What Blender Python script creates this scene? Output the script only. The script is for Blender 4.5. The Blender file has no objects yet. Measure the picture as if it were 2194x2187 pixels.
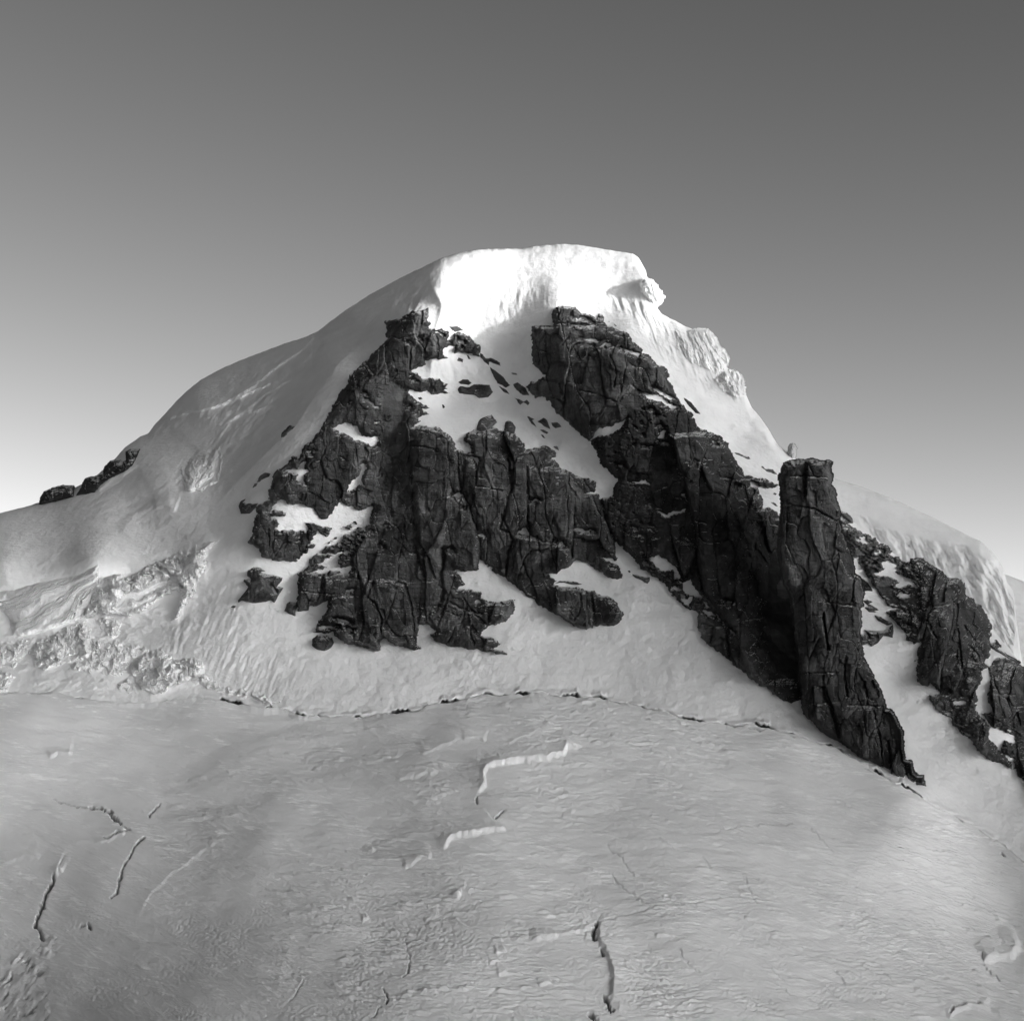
import bpy, math, random
import numpy as np

scene = bpy.context.scene
col = scene.collection
RAD = math.radians

# ------------------------------------------------------------------ camera
FPX, CX, CY, PITCH = 3956.0, 1097.0, 1093.5, RAD(6.0)      # focal length in photo pixels, principal point
cam_data = bpy.data.cameras.new("camera")
cam_data.sensor_fit = 'HORIZONTAL'
cam_data.sensor_width = 36.0
cam_data.lens = 36.0 * FPX / 2194.0
cam_data.clip_start = 1.0
cam_data.clip_end = 60000.0
cam = bpy.data.objects.new("camera", cam_data)
cam.rotation_euler = (RAD(90) + PITCH, 0, 0)
col.objects.link(cam)
scene.camera = cam

# ------------------------------------------------------------------ sky, sun, exposure
SUN_AZ, SUN_EL = RAD(116.0), RAD(8.0)       # azimuth clockwise from +Y (the view direction)
world = bpy.data.worlds.new("World")
scene.world = world
world.use_nodes = True
wt = world.node_tree
wt.nodes.clear()
sky = wt.nodes.new("ShaderNodeTexSky")
sky.sky_type = 'NISHITA'
sky.sun_disc = False
sky.sun_elevation = SUN_EL
sky.sun_rotation = SUN_AZ
sky.altitude = 3000
sky.air_density = 1.0
sky.dust_density = 6.0
sky.ozone_density = 1.0
# black and white photograph taken through a red-orange filter: weigh the channels into one grey
sep = wt.nodes.new("ShaderNodeSeparateColor")
wt.links.new(sky.outputs[0], sep.inputs[0])
def wmath(op, a, b):
    n = wt.nodes.new("ShaderNodeMath"); n.operation = op
    for i, v in enumerate((a, b)):
        if isinstance(v, (int, float)): n.inputs[i].default_value = v
        else: wt.links.new(v, n.inputs[i])
    return n.outputs[0]
grey = wmath('ADD', wmath('MULTIPLY', sep.outputs[0], 0.80), wmath('MULTIPLY', sep.outputs[1], 0.20))
SKY_GAMMA, SKY_PIVOT = 1.70, 1.28
grey = wmath('MULTIPLY', wmath('POWER', wmath('DIVIDE', grey, SKY_PIVOT), SKY_GAMMA), SKY_PIVOT)
bg = wt.nodes.new("ShaderNodeBackground")
bg.inputs[1].default_value = 0.12
wt.links.new(grey, bg.inputs[0])
wo = wt.nodes.new("ShaderNodeOutputWorld")
wt.links.new(bg.outputs[0], wo.inputs[0])

sun_data = bpy.data.lights.new("sun", 'SUN')
sun_data.energy = 3.5
sun_data.angle = RAD(0.5)
sun_data.color = (1.0, 1.0, 1.0)
sun = bpy.data.objects.new("sun", sun_data)
SUN_DIR = np.array([math.cos(SUN_EL) * math.sin(SUN_AZ), math.cos(SUN_EL) * math.cos(SUN_AZ), math.sin(SUN_EL)])
from mathutils import Vector
sun.rotation_euler = Vector(tuple(SUN_DIR)).to_track_quat('Z', 'Y').to_euler()
sun.location = (3000, -1500, 1500)
col.objects.link(sun)

scene.view_settings.view_transform = 'Standard'
scene.view_settings.look = 'None'
scene.view_settings.exposure = 0.43
scene.view_settings.gamma = 1.0
scene.render.engine = 'CYCLES'
scene.cycles.max_bounces = 8
scene.cycles.diffuse_bounces = 6
scene.cycles.use_denoising = True

# ------------------------------------------------------------------ numeric helpers
SP, CP = math.sin(PITCH), math.cos(PITCH)

def world_pts(u, v, d):
    """points at distance d along the view axis seen at photo pixel (u, v)"""
    a = (CY - v) / FPX
    return np.stack([d * (u - CX) / FPX, d * (CP - a * SP), d * (SP + a * CP)], -1)

def _hash(ix, iy, seed):
    h = (ix.astype(np.int64) * 374761393 + iy.astype(np.int64) * 668265263 + seed * 2147483647 * 31) & 0xFFFFFFFF
    h = ((h ^ (h >> 13)) * 1274126177) & 0xFFFFFFFF
    h = ((h ^ (h >> 16)) * 2246822519) & 0xFFFFFFFF
    return ((h ^ (h >> 15)) & 0xFFFFFF).astype(np.float64) / float(0xFFFFFF)

def gnoise(x, y, seed=0):
    """gradient noise, about -1..1"""
    ix, iy = np.floor(x), np.floor(y)
    fx, fy = x - ix, y - iy
    sx, sy = fx * fx * fx * (fx * (fx * 6 - 15) + 10), fy * fy * fy * (fy * (fy * 6 - 15) + 10)
    def g(dx, dy):
        a = _hash(ix + dx, iy + dy, seed) * (2 * np.pi)
        return np.cos(a) * (fx - dx) + np.sin(a) * (fy - dy)
    n0 = g(0, 0) * (1 - sx) + g(1, 0) * sx
    n1 = g(0, 1) * (1 - sx) + g(1, 1) * sx
    return 1.45 * (n0 * (1 - sy) + n1 * sy)

def fbm(x, y, seed=0, octv=4, gain=0.5, lac=2.03):
    s, a, t = 0, 1.0, 0
    for k in range(octv):
        s = s + a * gnoise(x, y, seed + 17 * k); t += a
        x, y, a = x * lac + 3.7, y * lac - 1.3, a * gain
    return s / t

def ridged(x, y, seed=0, octv=3):
    s, a, t = 0, 1.0, 0
    for k in range(octv):
        s = s + a * (1 - np.abs(gnoise(x, y, seed + 29 * k)) * 2); t += a
        x, y, a = x * 2.1, y * 2.1, a * 0.5
    return s / t

def cells(x, y, seed=0, jit=0.85, p=2.0):
    """Voronoi: distance to nearest and second nearest point, offset from the nearest point, three random numbers of its cell"""
    ix, iy = np.floor(x), np.floor(y)
    f1 = np.full(x.shape, 9.0); f2 = np.full(x.shape, 9.0)
    ox = np.zeros(x.shape); oy = np.zeros(x.shape); r = [np.zeros(x.shape) for _ in range(3)]
    for dx in (-1, 0, 1):
        for dy in (-1, 0, 1):
            cx, cy = ix + dx, iy + dy
            px = cx + 0.5 + (_hash(cx, cy, seed) - 0.5) * jit
            py = cy + 0.5 + (_hash(cx, cy, seed + 1) - 0.5) * jit
            d = np.hypot(x - px, y - py) if p == 2.0 else (np.abs(x - px) ** p + np.abs(y - py) ** p) ** (1 / p)
            near = d < f1
            f2 = np.where(near, f1, np.minimum(f2, d))
            f1 = np.where(near, d, f1)
            ox = np.where(near, x - px, ox); oy = np.where(near, y - py, oy)
            for k in range(3):
                r[k] = np.where(near, _hash(cx, cy, seed + 5 + k), r[k])
    return f1, f2, ox, oy, r

def smooth01(t):
    t = np.clip(t, 0, 1)
    return t * t * (3 - 2 * t)

def poly_sdf(poly, U, V, margin=40.0):
    """signed distance (positive inside) to a closed outline, in pixels, clamped at -margin away from it"""
    p = np.asarray(poly, float)
    out = np.full(U.shape, -margin)
    x0, y0 = p.min(0) - margin; x1, y1 = p.max(0) + margin
    sel = (U > x0) & (U < x1) & (V > y0) & (V < y1)
    if not sel.any(): return out
    x, y = U[sel], V[sel]
    d2 = np.full(x.shape, 1e12); ins = np.zeros(x.shape, bool)
    q = np.roll(p, -1, 0)
    for (ax, ay), (bx, by) in zip(p, q):
        ex, ey = bx - ax, by - ay
        L = ex * ex + ey * ey + 1e-9
        t = np.clip(((x - ax) * ex + (y - ay) * ey) / L, 0, 1)
        d2 = np.minimum(d2, (x - ax - t * ex) ** 2 + (y - ay - t * ey) ** 2)
        if ay != by:
            c = ((ay > y) != (by > y)) & (x < ex * (y - ay) / (by - ay) + ax)
            ins ^= c
    d = np.sqrt(d2)
    out[sel] = np.maximum(np.where(ins, d, -d), -margin)
    return out

def line_dist(pts, U, V, margin=60.0):
    """distance to an open line, signed side, and the position along it 0..1"""
    p = np.asarray(pts, float)
    dist = np.full(U.shape, margin); side = np.ones(U.shape); along = np.zeros(U.shape)
    sel = (U > p[:, 0].min() - margin) & (U < p[:, 0].max() + margin) & (V > p[:, 1].min() - margin) & (V < p[:, 1].max() + margin)
    if not sel.any(): return dist, side, along
    x, y = U[sel], V[sel]
    seg = np.hypot(*(p[1:] - p[:-1]).T); tot = seg.sum(); acc = 0
    bd = np.full(x.shape, 1e12); bs = np.ones(x.shape); bt = np.zeros(x.shape)
    for (ax, ay), (bx, by), L in zip(p[:-1], p[1:], seg):
        ex, ey = (bx - ax) / L, (by - ay) / L
        t = np.clip((x - ax) * ex + (y - ay) * ey, 0, L)
        d = np.hypot(x - ax - t * ex, y - ay - t * ey)
        s = np.sign(ex * (y - ay) - ey * (x - ax))
        m = d < bd
        bd = np.where(m, d, bd); bs = np.where(m, s, bs); bt = np.where(m, (acc + t) / tot, bt)
        acc += L
    dist[sel] = np.minimum(bd, margin); side[sel] = bs; along[sel] = bt
    return dist, side, along

class Field:
    """smooth depth surface through control points (thin plate spline), sampled on a grid"""
    def __init__(self, pts, u0, u1, v0, v1, step=8.0, reg=0.0):
        P = np.asarray(pts, float); S = 500.0
        X = P[:, :2] / S; n = len(X)
        def K(r2): return np.where(r2 > 1e-12, r2 * np.log(r2 + 1e-12), 0.0)
        r2 = ((X[:, None] - X[None]) ** 2).sum(-1)
        A = np.zeros((n + 3, n + 3)); A[:n, :n] = K(r2) + np.eye(n) * reg
        A[:n, n] = 1; A[:n, n + 1:] = X; A[n, :n] = 1; A[n + 1:, :n] = X.T
        b = np.zeros(n + 3); b[:n] = P[:, 2]
        w = np.linalg.solve(A, b)
        us, vs = np.arange(u0, u1 + step, step), np.arange(v0, v1 + step, step)
        GU, GV = np.meshgrid(us / S, vs / S)
        G = w[n] + w[n + 1] * GU + w[n + 2] * GV
        for i in range(n):
            G += w[i] * K((GU - X[i, 0]) ** 2 + (GV - X[i, 1]) ** 2)
        self.g, self.u0, self.v0, self.step = G, u0, v0, step
    def __call__(self, U, V):
        x = np.clip((U - self.u0) / self.step, 0, self.g.shape[1] - 1.001)
        y = np.clip((V - self.v0) / self.step, 0, self.g.shape[0] - 1.001)
        i, j = x.astype(int), y.astype(int); fx, fy = x - i, y - j
        g = self.g
        return (g[j, i] * (1 - fx) + g[j, i + 1] * fx) * (1 - fy) + (g[j + 1, i] * (1 - fx) + g[j + 1, i + 1] * fx) * fy

# ------------------------------------------------------------------ mesh and tagging helpers
def add_mesh(name, verts, faces, mat, smooth=True, parent=None, origin=None):
    verts = np.asarray(verts, np.float64).reshape(-1, 3); faces = np.asarray(faces, np.int32)
    used = np.unique(faces)
    remap = np.zeros(len(verts), np.int32); remap[used] = np.arange(len(used))
    verts, faces = verts[used], remap[faces]
    if origin is None:
        lo = verts.min(0); c = verts.mean(0); origin = np.array([c[0], c[1], lo[2]])
    me = bpy.data.meshes.new(name)
    k = faces.shape[1]; nf = len(faces)
    me.vertices.add(len(verts)); me.vertices.foreach_set("co", (verts - origin).astype(np.float32).ravel())
    me.loops.add(nf * k); me.loops.foreach_set("vertex_index", faces.ravel())
    me.polygons.add(nf); me.polygons.foreach_set("loop_start", np.arange(0, nf * k, k, dtype=np.int32))
    me.polygons.foreach_set("loop_total", np.full(nf, k, np.int32))
    me.polygons.foreach_set("use_smooth", np.full(nf, smooth, bool))
    me.update(calc_edges=True); me.validate()
    me.materials.append(mat)
    o = bpy.data.objects.new(name, me)
    o.location = tuple(origin)
    col.objects.link(o)
    if parent is not None:
        o.parent = parent
        o.location = tuple(np.array(origin) - np.array(parent.location))
    return o

def set_attr(o, name, values):
    a = o.data.attributes.new(name, 'FLOAT', 'POINT')
    a.data.foreach_set("value", np.asarray(values, np.float32).ravel())

def tag(o, label, cat=None, group=None, kind=None):
    o["label"] = label
    if cat: o["category"] = cat
    if group: o["group"] = group
    if kind: o["kind"] = kind
    return o

def grid_faces(ny, nx):
    a = np.arange(ny * nx).reshape(ny, nx)
    return np.stack([a[1:, :-1], a[1:, 1:], a[:-1, 1:], a[:-1, :-1]], -1).reshape(-1, 4)

# ------------------------------------------------------------------ materials
def new_mat(name):
    m = bpy.data.materials.new(name); m.use_nodes = True
    nt = m.node_tree; b = nt.nodes["Principled BSDF"]
    return m, nt, b

def coords(nt, scale, tilt=0.0):
    g = nt.nodes.new("ShaderNodeNewGeometry")
    src = g.outputs['Position']
    if tilt:
        r = nt.nodes.new("ShaderNodeMapping"); r.inputs['Rotation'].default_value = (0, RAD(tilt), 0)
        nt.links.new(src, r.inputs['Vector']); src = r.outputs[0]
    mp = nt.nodes.new("ShaderNodeMapping"); mp.inputs['Scale'].default_value = scale
    nt.links.new(src, mp.inputs['Vector'])
    return mp.outputs[0]

def noise(nt, vec, scale, detail=6, rough=0.55):
    n = nt.nodes.new("ShaderNodeTexNoise"); n.inputs['Scale'].default_value = scale
    n.inputs['Detail'].default_value = detail; n.inputs['Roughness'].default_value = rough
    nt.links.new(vec, n.inputs['Vector'])
    return n.outputs[0]

def ramp(nt, fac, stops):
    r = nt.nodes.new("ShaderNodeValToRGB")
    e = r.color_ramp.elements
    e[0].position, e[0].color = stops[0][0], (stops[0][1],) * 3 + (1,)
    e[1].position, e[1].color = stops[-1][0], (stops[-1][1],) * 3 + (1,)
    for p, c in stops[1:-1]:
        x = e.new(p); x.color = (c, c, c, 1)
    nt.links.new(fac, r.inputs[0])
    return r.outputs[0]

def bump(nt, b, h, strength, dist, prev=None):
    n = nt.nodes.new("ShaderNodeBump"); n.inputs['Strength'].default_value = strength; n.inputs['Distance'].default_value = dist
    nt.links.new(h, n.inputs['Height'])
    if prev is not None: nt.links.new(prev, n.inputs['Normal'])
    nt.links.new(n.outputs[0], b.inputs['Normal'])
    return n.outputs[0]

def mix(nt, f, a, b_, mode='MIX'):
    n = nt.nodes.new("ShaderNodeMix"); n.data_type = 'RGBA'; n.blend_type = mode
    for s, v in ((n.inputs['Factor'], f), (n.inputs['A'], a), (n.inputs['B'], b_)):
        if isinstance(v, (int, float)):
            s.default_value = v if s.type == 'VALUE' else (v, v, v, 1)
        else: nt.links.new(v, s)
    return n.outputs['Result']

def crevice_shade(nt, c):  # blue ice tone that also paints shade into gaps, crevasses and grooves
    a = nt.nodes.new("ShaderNodeAttribute"); a.attribute_name = "crevice_shade"
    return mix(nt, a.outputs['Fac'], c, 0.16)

def snow_material(name, lo, hi, bump_scale, bump_dist, stretch=(1, 1, 1)):
    m, nt, b = new_mat(name)
    v = coords(nt, stretch)
    c = ramp(nt, noise(nt, v, 0.03, 8, 0.6), [(0.35, lo), (0.65, hi)])
    nt.links.new(crevice_shade(nt, c), b.inputs['Base Color'])
    b.inputs['Roughness'].default_value = 0.75
    b.inputs['Specular IOR Level'].default_value = 0.2
    bump(nt, b, noise(nt, v, bump_scale, 8, 0.62), 1.0, bump_dist)
    return m

SNOW = snow_material("wind_packed_snow", 0.81, 0.88, 0.08, 2.2)
def glacier_material():
    """scoured old snow with short bright wind-crust dashes, ripple highlights put into the colour, lying along the contour"""
    m, nt, b = new_mat("glacier_snow")
    v = coords(nt, (1, 1, 1))
    base = ramp(nt, noise(nt, v, 0.012, 6, 0.6), [(0.35, 0.73), (0.65, 0.86)])
    vd = coords(nt, (0.075, 0.012, 0.62), -5.0)
    dash = ramp(nt, noise(nt, vd, 1.0, 3, 0.55), [(0.55, 0.0), (0.61, 1.0)])  # wind crust dashes, with the light caught by ripples painted in
    where = ramp(nt, noise(nt, coords(nt, (0.009, 0.004, 0.075), -22.0), 1.0, 5, 0.62), [(0.47, 0.02), (0.60, 1.0)])
    fine = ramp(nt, noise(nt, coords(nt, (0.16, 0.03, 1.1)), 1.0, 3, 0.6), [(0.56, 0.0), (0.68, 0.7)])
    f = mix(nt, 1.0, mix(nt, 1.0, dash, fine, 'ADD'), where, 'MULTIPLY')
    nt.links.new(crevice_shade(nt, mix(nt, f, base, 0.97)), b.inputs['Base Color'])
    b.inputs['Roughness'].default_value = 0.75
    b.inputs['Specular IOR Level'].default_value = 0.2
    n1 = bump(nt, b, mix(nt, 1.0, noise(nt, coords(nt, (0.10, 0.03, 0.9)), 1.0, 4, 0.55), where, 'MULTIPLY'), 1.0, 0.7)
    bump(nt, b, noise(nt, v, 0.25, 6, 0.6), 0.5, 0.6, n1)
    return m
SNOW_G = glacier_material()
ICE = snow_material("broken_glacier_ice", 0.78, 0.93, 0.16, 2.5)

def rock_material(name, lo, hi, DUST=0.785):
    m, nt, b = new_mat(name)
    v = coords(nt, (1, 1, 1))
    big = noise(nt, v, 0.035, 6, 0.6)
    vst = coords(nt, (1.0, 1.0, 0.16))           # water streaks and joints run down the wall
    hst = coords(nt, (0.07, 0.07, 1.2))          # bedding runs across it
    streak = noise(nt, vst, 0.16, 6, 0.65)
    bed = noise(nt, hst, 0.30, 8, 0.75)
    c = ramp(nt, big, [(0.30, lo), (0.72, hi)])
    c = mix(nt, 0.55, c, ramp(nt, streak, [(0.32, 0.35), (0.55, 1.0), (0.75, 1.5)]), 'MULTIPLY')
    c = mix(nt, 0.50, c, ramp(nt, bed, [(0.30, 0.45), (0.52, 1.0), (0.75, 1.5)]), 'MULTIPLY')
    vo = nt.nodes.new("ShaderNodeTexVoronoi"); vo.inputs['Scale'].default_value = 0.055
    dv = nt.nodes.new("ShaderNodeVectorMath"); dv.operation = 'ADD'
    nz = nt.nodes.new("ShaderNodeTexNoise"); nz.inputs['Scale'].default_value = 0.06; nz.inputs['Detail'].default_value = 3
    nt.links.new(v, nz.inputs['Vector'])
    sc = nt.nodes.new("ShaderNodeVectorMath"); sc.operation = 'SCALE'; sc.inputs['Scale'].default_value = 9.0
    nt.links.new(nz.outputs['Color'], sc.inputs[0]); nt.links.new(coords(nt, (1, 1, 0.45)), dv.inputs[0]); nt.links.new(sc.outputs[0], dv.inputs[1])
    nt.links.new(dv.outputs[0], vo.inputs['Vector'])
    bw = nt.nodes.new("ShaderNodeSeparateColor"); nt.links.new(vo.outputs['Color'], bw.inputs[0])
    c = mix(nt, 0.8, c, ramp(nt, bw.outputs[0], [(0.0, 0.55), (0.5, 0.95), (1.0, 1.7)]), 'MULTIPLY')
    gn = nt.nodes.new("ShaderNodeNewGeometry"); sx = nt.nodes.new("ShaderNodeSeparateXYZ"); nt.links.new(gn.outputs['True Normal'], sx.inputs[0])
    ad = nt.nodes.new("ShaderNodeMath"); ad.operation = 'MULTIPLY_ADD'; ad.inputs[1].default_value = 0.5
    nt.links.new(noise(nt, v, 0.11, 6, 0.65), ad.inputs[0]); nt.links.new(sx.outputs[2], ad.inputs[2])
    sc2 = nt.nodes.new('ShaderNodeMath'); sc2.operation = 'MULTIPLY'; sc2.inputs[1].default_value = 0.7; nt.links.new(ad.outputs[0], sc2.inputs[0])
    dust = ramp(nt, sc2.outputs[0], [(0.0, 0.0), (DUST, 0.0), (min(1.0, DUST + 0.05), 1.0)])
    c = mix(nt, dust, c, 0.80)
    nt.links.new(c, b.inputs['Base Color'])
    b.inputs['Roughness'].default_value = 0.85
    b.inputs['Specular IOR Level'].default_value = 0.15
    n1 = bump(nt, b, noise(nt, vst, 0.22, 8, 0.68), 1.0, 5.0)
    n2 = bump(nt, b, noise(nt, hst, 0.35, 8, 0.72), 1.0, 3.0, n1)
    n3 = bump(nt, b, noise(nt, v, 0.55, 6, 0.7), 1.0, 2.0, n2)
    return m

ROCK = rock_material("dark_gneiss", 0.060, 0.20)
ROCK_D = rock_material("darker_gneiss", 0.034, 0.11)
ROCK_L = rock_material("grey_gneiss", 0.062, 0.17)
ROCK_FAR = rock_material("sky_blocker_rock", 0.04, 0.10, 0.99)
PALE, _nt, _b = new_mat("pale_icy_rock")
_b.inputs['Base Color'].default_value = (0.42, 0.42, 0.42, 1); _b.inputs['Roughness'].default_value = 0.8
bump(_nt, _b, noise(_nt, coords(_nt, (1, 1, .4)), 0.3, 6), 0.8, 2.0)
QUARTZ, _nt, _b = new_mat("pale_vein_rock")
_b.inputs['Roughness'].default_value = 0.8
_nt.links.new(ramp(_nt, noise(_nt, coords(_nt, (1, 1, 1)), 0.3, 6), [(0.35, 0.06), (0.65, 0.13)]), _b.inputs['Base Color'])

# outlines are written in the pixels of enlarged crops of the photograph: origin x, y and enlargement
CROPS = {1: (480, 500, 3.852), 2: (850, 500, 3.852), 3: (1100, 600, 3.852), 4: (480, 900, 3.852), 5: (850, 900, 3.852),
         6: (1250, 950, 3.852), 7: (1694, 950, 3.852), 8: (1600, 1300, 3.2424), 9: (0, 800, 3.21), 10: (0, 1150, 3.852),
         11: (300, 1100, 3.852), 12: (0, 1600, 3.22), 13: (600, 1450, 3.21), 14: (1100, 1600, 3.22), 15: (1600, 1600, 3.2525),
         16: (600, 1700, 3.22), 17: (750, 620, 6.42), 18: (1350, 850, 5.503), 19: (1300, 520, 5.068), 20: (1780, 1050, 4.652), 0: (0, 0, 1.0)}
def P(k, pts):
    ox, oy, s = CROPS[k]
    return [(ox + x / s, oy + y / s) for x, y in pts]

# ------------------------------------------------------------------ the mountain's snow surface
# control points: photo x, photo y, distance in metres
A_PTS = [
 # skyline
 (-500, 1180, 2330), (-250, 1140, 2270), (0, 1099, 2190), (85, 1077, 2210), (200, 990, 2280), (312, 933, 2330), (375, 863, 2390), (488, 784, 2430), (568, 744, 2425),
 (681, 706, 2395), (795, 630, 2352), (863, 593, 2318), (931, 560, 2270), (1022, 537, 2278), (1119, 534, 2295), (1204, 523, 2300),
 (1283, 531, 2285), (1374, 553, 2262), (1431, 681, 2205), (1533, 727, 2180), (1600, 846, 2125), (1664, 954, 2080), (1790, 1090, 2030),
 (1943, 1207, 2010), (2120, 1340, 2000), (2300, 1550, 1960), (2500, 1700, 1930),
 # summit cap, its left edge and the hollow under it
 (936, 600, 2243), (942, 660, 2205), (870, 640, 2265), (800, 700, 2255), (1000, 600, 2252), (1000, 660, 2222), (1060, 610, 2254), (1060, 680, 2214),
 (1150, 580, 2266), (1150, 630, 2234), (1250, 580, 2264), (1250, 630, 2238), (1340, 600, 2256), (1330, 650, 2226), (1110, 700, 2196), (1090, 780, 2165),
 # left flank down from the rock edge
 (835, 730, 2160), (760, 800, 2125), (700, 880, 2085), (630, 960, 2040), (580, 1040, 2000), (540, 1140, 1955), (560, 1300, 1893), (600, 1400, 1855), (700, 1460, 1826),
 (700, 760, 2228), (620, 850, 2185), (560, 930, 2130), (500, 1030, 2062), (450, 1130, 2000), (430, 870, 2300), (400, 960, 2200), (340, 1020, 2130),
 (300, 1000, 2190), (300, 1100, 2080), (150, 1150, 2045), (0, 1200, 1985), (-250, 1230, 2040), (200, 1195, 1955), (430, 1160, 1980),
 (0, 1290, 1945), (200, 1290, 1948), (380, 1290, 1935), (0, 1380, 1893), (200, 1380, 1888), (400, 1360, 1885), (300, 1480, 1832), (0, 1480, 1815), (-250, 1450, 1850), (480, 1480, 1825),
 # left rock mass
 (885, 680, 2160), (900, 760, 2140), (820, 850, 2090), (760, 960, 2045), (700, 1060, 2005), (650, 1200, 1945), (830, 950, 2070), (810, 1060, 2030), (780, 1250, 1925), (720, 1370, 1870),
 (930, 930, 2062), (920, 1100, 1990), (890, 1250, 1928), (840, 1390, 1868), (1060, 960, 2055), (1060, 1100, 1985), (1060, 1250, 1925), (1180, 1040, 2010), (1220, 1150, 1965), (1230, 1320, 1895),
 # snow gully
 (990, 720, 2190), (1010, 800, 2165), (950, 860, 2140), (1000, 880, 2125), (1100, 850, 2140), (1180, 930, 2092), (1230, 980, 2060), (1290, 1060, 2015),
 # right rock mass
 (1150, 720, 2158), (1190, 650, 2196), (1240, 800, 2080), (1300, 930, 2035), (1350, 700, 2155), (1440, 850, 2085), (1530, 980, 2030), (1640, 1080, 1985),
 (1330, 1080, 2000), (1430, 1080, 1975), (1450, 1250, 1915), (1550, 1200, 1925), (1560, 1380, 1845), (1650, 1300, 1880), (1690, 1490, 1790),
 (1500, 800, 2135), (1580, 930, 2085), (1660, 1010, 2050),
 # snow apron under the rocks
 (1280, 1190, 1950), (1330, 1290, 1900), (1400, 1400, 1848), (1100, 1360, 1868), (1000, 1420, 1845), (1000, 1490, 1813), (850, 1470, 1820), (1200, 1450, 1828),
 (1500, 1450, 1815), (1350, 1500, 1800), (1600, 1540, 1772), (1800, 1640, 1722), (1960, 1700, 1690),
 # couloir and slope right of the pillar
 (1830, 1180, 1985), (1850, 1280, 1940), (1860, 1360, 1888), (1900, 1450, 1855), (1880, 1560, 1788), (2000, 1600, 1792), (2050, 1700, 1740), (2194, 1790, 1712), (2194, 1680, 1775),
 (1990, 1230, 1985), (2030, 1330, 1915), (2060, 1450, 1860), (2130, 1530, 1825), (2194, 1450, 1900), (2350, 1700, 1780), (2500, 1900, 1700),
]
A = Field(A_PTS, -640, 2640, 440, 2080, 8.0, 1e-4)

SKYLINE = [(-640, 1210), (-200, 1140), (0, 1099), (60, 1084), (130, 1062), (205, 1020), (240, 990), (268, 958), (300, 936), (318, 928), (333, 908), (356, 884), (375, 862), (400, 838), (430, 814), (470, 792),
           (488, 784), (520, 770), (568, 752), (610, 736), (655, 722), (681, 710), (700, 695), (740, 665), (795, 630), (835, 608), (863, 593), (905, 573), (931, 560), (950, 552), (980, 543), (1022, 535),
           (1070, 533), (1119, 533), (1150, 527), (1204, 523), (1240, 525), (1283, 532), (1330, 540), (1355, 543), (1368, 552), (1376, 566), (1385, 583), (1387, 602), (1393, 615), (1400, 640), (1408, 660), (1418, 673), (1440, 684), (1470, 700), (1490, 708),
           (1510, 715), (1525, 735), (1545, 765), (1560, 790), (1585, 800), (1597, 842), (1610, 872), (1630, 895), (1650, 925), (1664, 950), (1690, 972), (1720, 992), (1760, 1040), (1790, 1085), (1803, 1096), (1834, 1122),
           (1876, 1152), (1902, 1176), (1943, 1206), (2010, 1250), (2120, 1340), (2194, 1430), (2300, 1540), (2640, 1800)]
SKY_A = np.array(SKYLINE, float)
# upper lip of the glacier where it pulls away from the face
SCHRUND = [(-640, 1500), (-200, 1490), (0, 1482), (120, 1484), (250, 1508), (330, 1506), (420, 1492), (480, 1503), (540, 1515), (600, 1518), (640, 1532), (700, 1536), (760, 1538), (822, 1530), (880, 1525), (930, 1510), (1000, 1498), (1040, 1487),
           (1100, 1489), (1160, 1486), (1200, 1492), (1260, 1494), (1330, 1505), (1400, 1520), (1440, 1530), (1480, 1545), (1540, 1553), (1600, 1553), (1650, 1562), (1700, 1575), (1745, 1590), (1810, 1612), (1870, 1650), (1920, 1680),
           (1960, 1698), (1995, 1722), (2030, 1742), (2060, 1756), (2100, 1778), (2150, 1812), (2194, 1848), (2300, 1930), (2640, 2150)]
SCH = np.array(SCHRUND, float)
def sky_line(u): return np.interp(u, SKY_A[:, 0], SKY_A[:, 1])
def schrund(u): return np.interp(u, SCH[:, 0], SCH[:, 1]) + 4 * gnoise(u / 42, u * 0, 5) + 2.0 * gnoise(u / 13, u * 0, 6)

def region(poly, U, V, soft):
    return smooth01((poly_sdf(poly, U, V, soft + 2) + soft) / (2 * soft))

def flutes(U, V, ang, wl, stretch, seed):
    """grooves that run along the direction ang (degrees from +x towards +y, image sense)"""
    c, s = math.cos(RAD(ang)), math.sin(RAD(ang))
    a, b = U * c + V * s, -U * s + V * c
    b = b + 0.25 * wl * gnoise(a / (wl * 3), b / (wl * 3), seed + 3)
    return fbm(a / (wl * stretch), b / wl, seed, 3, 0.55)

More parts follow.
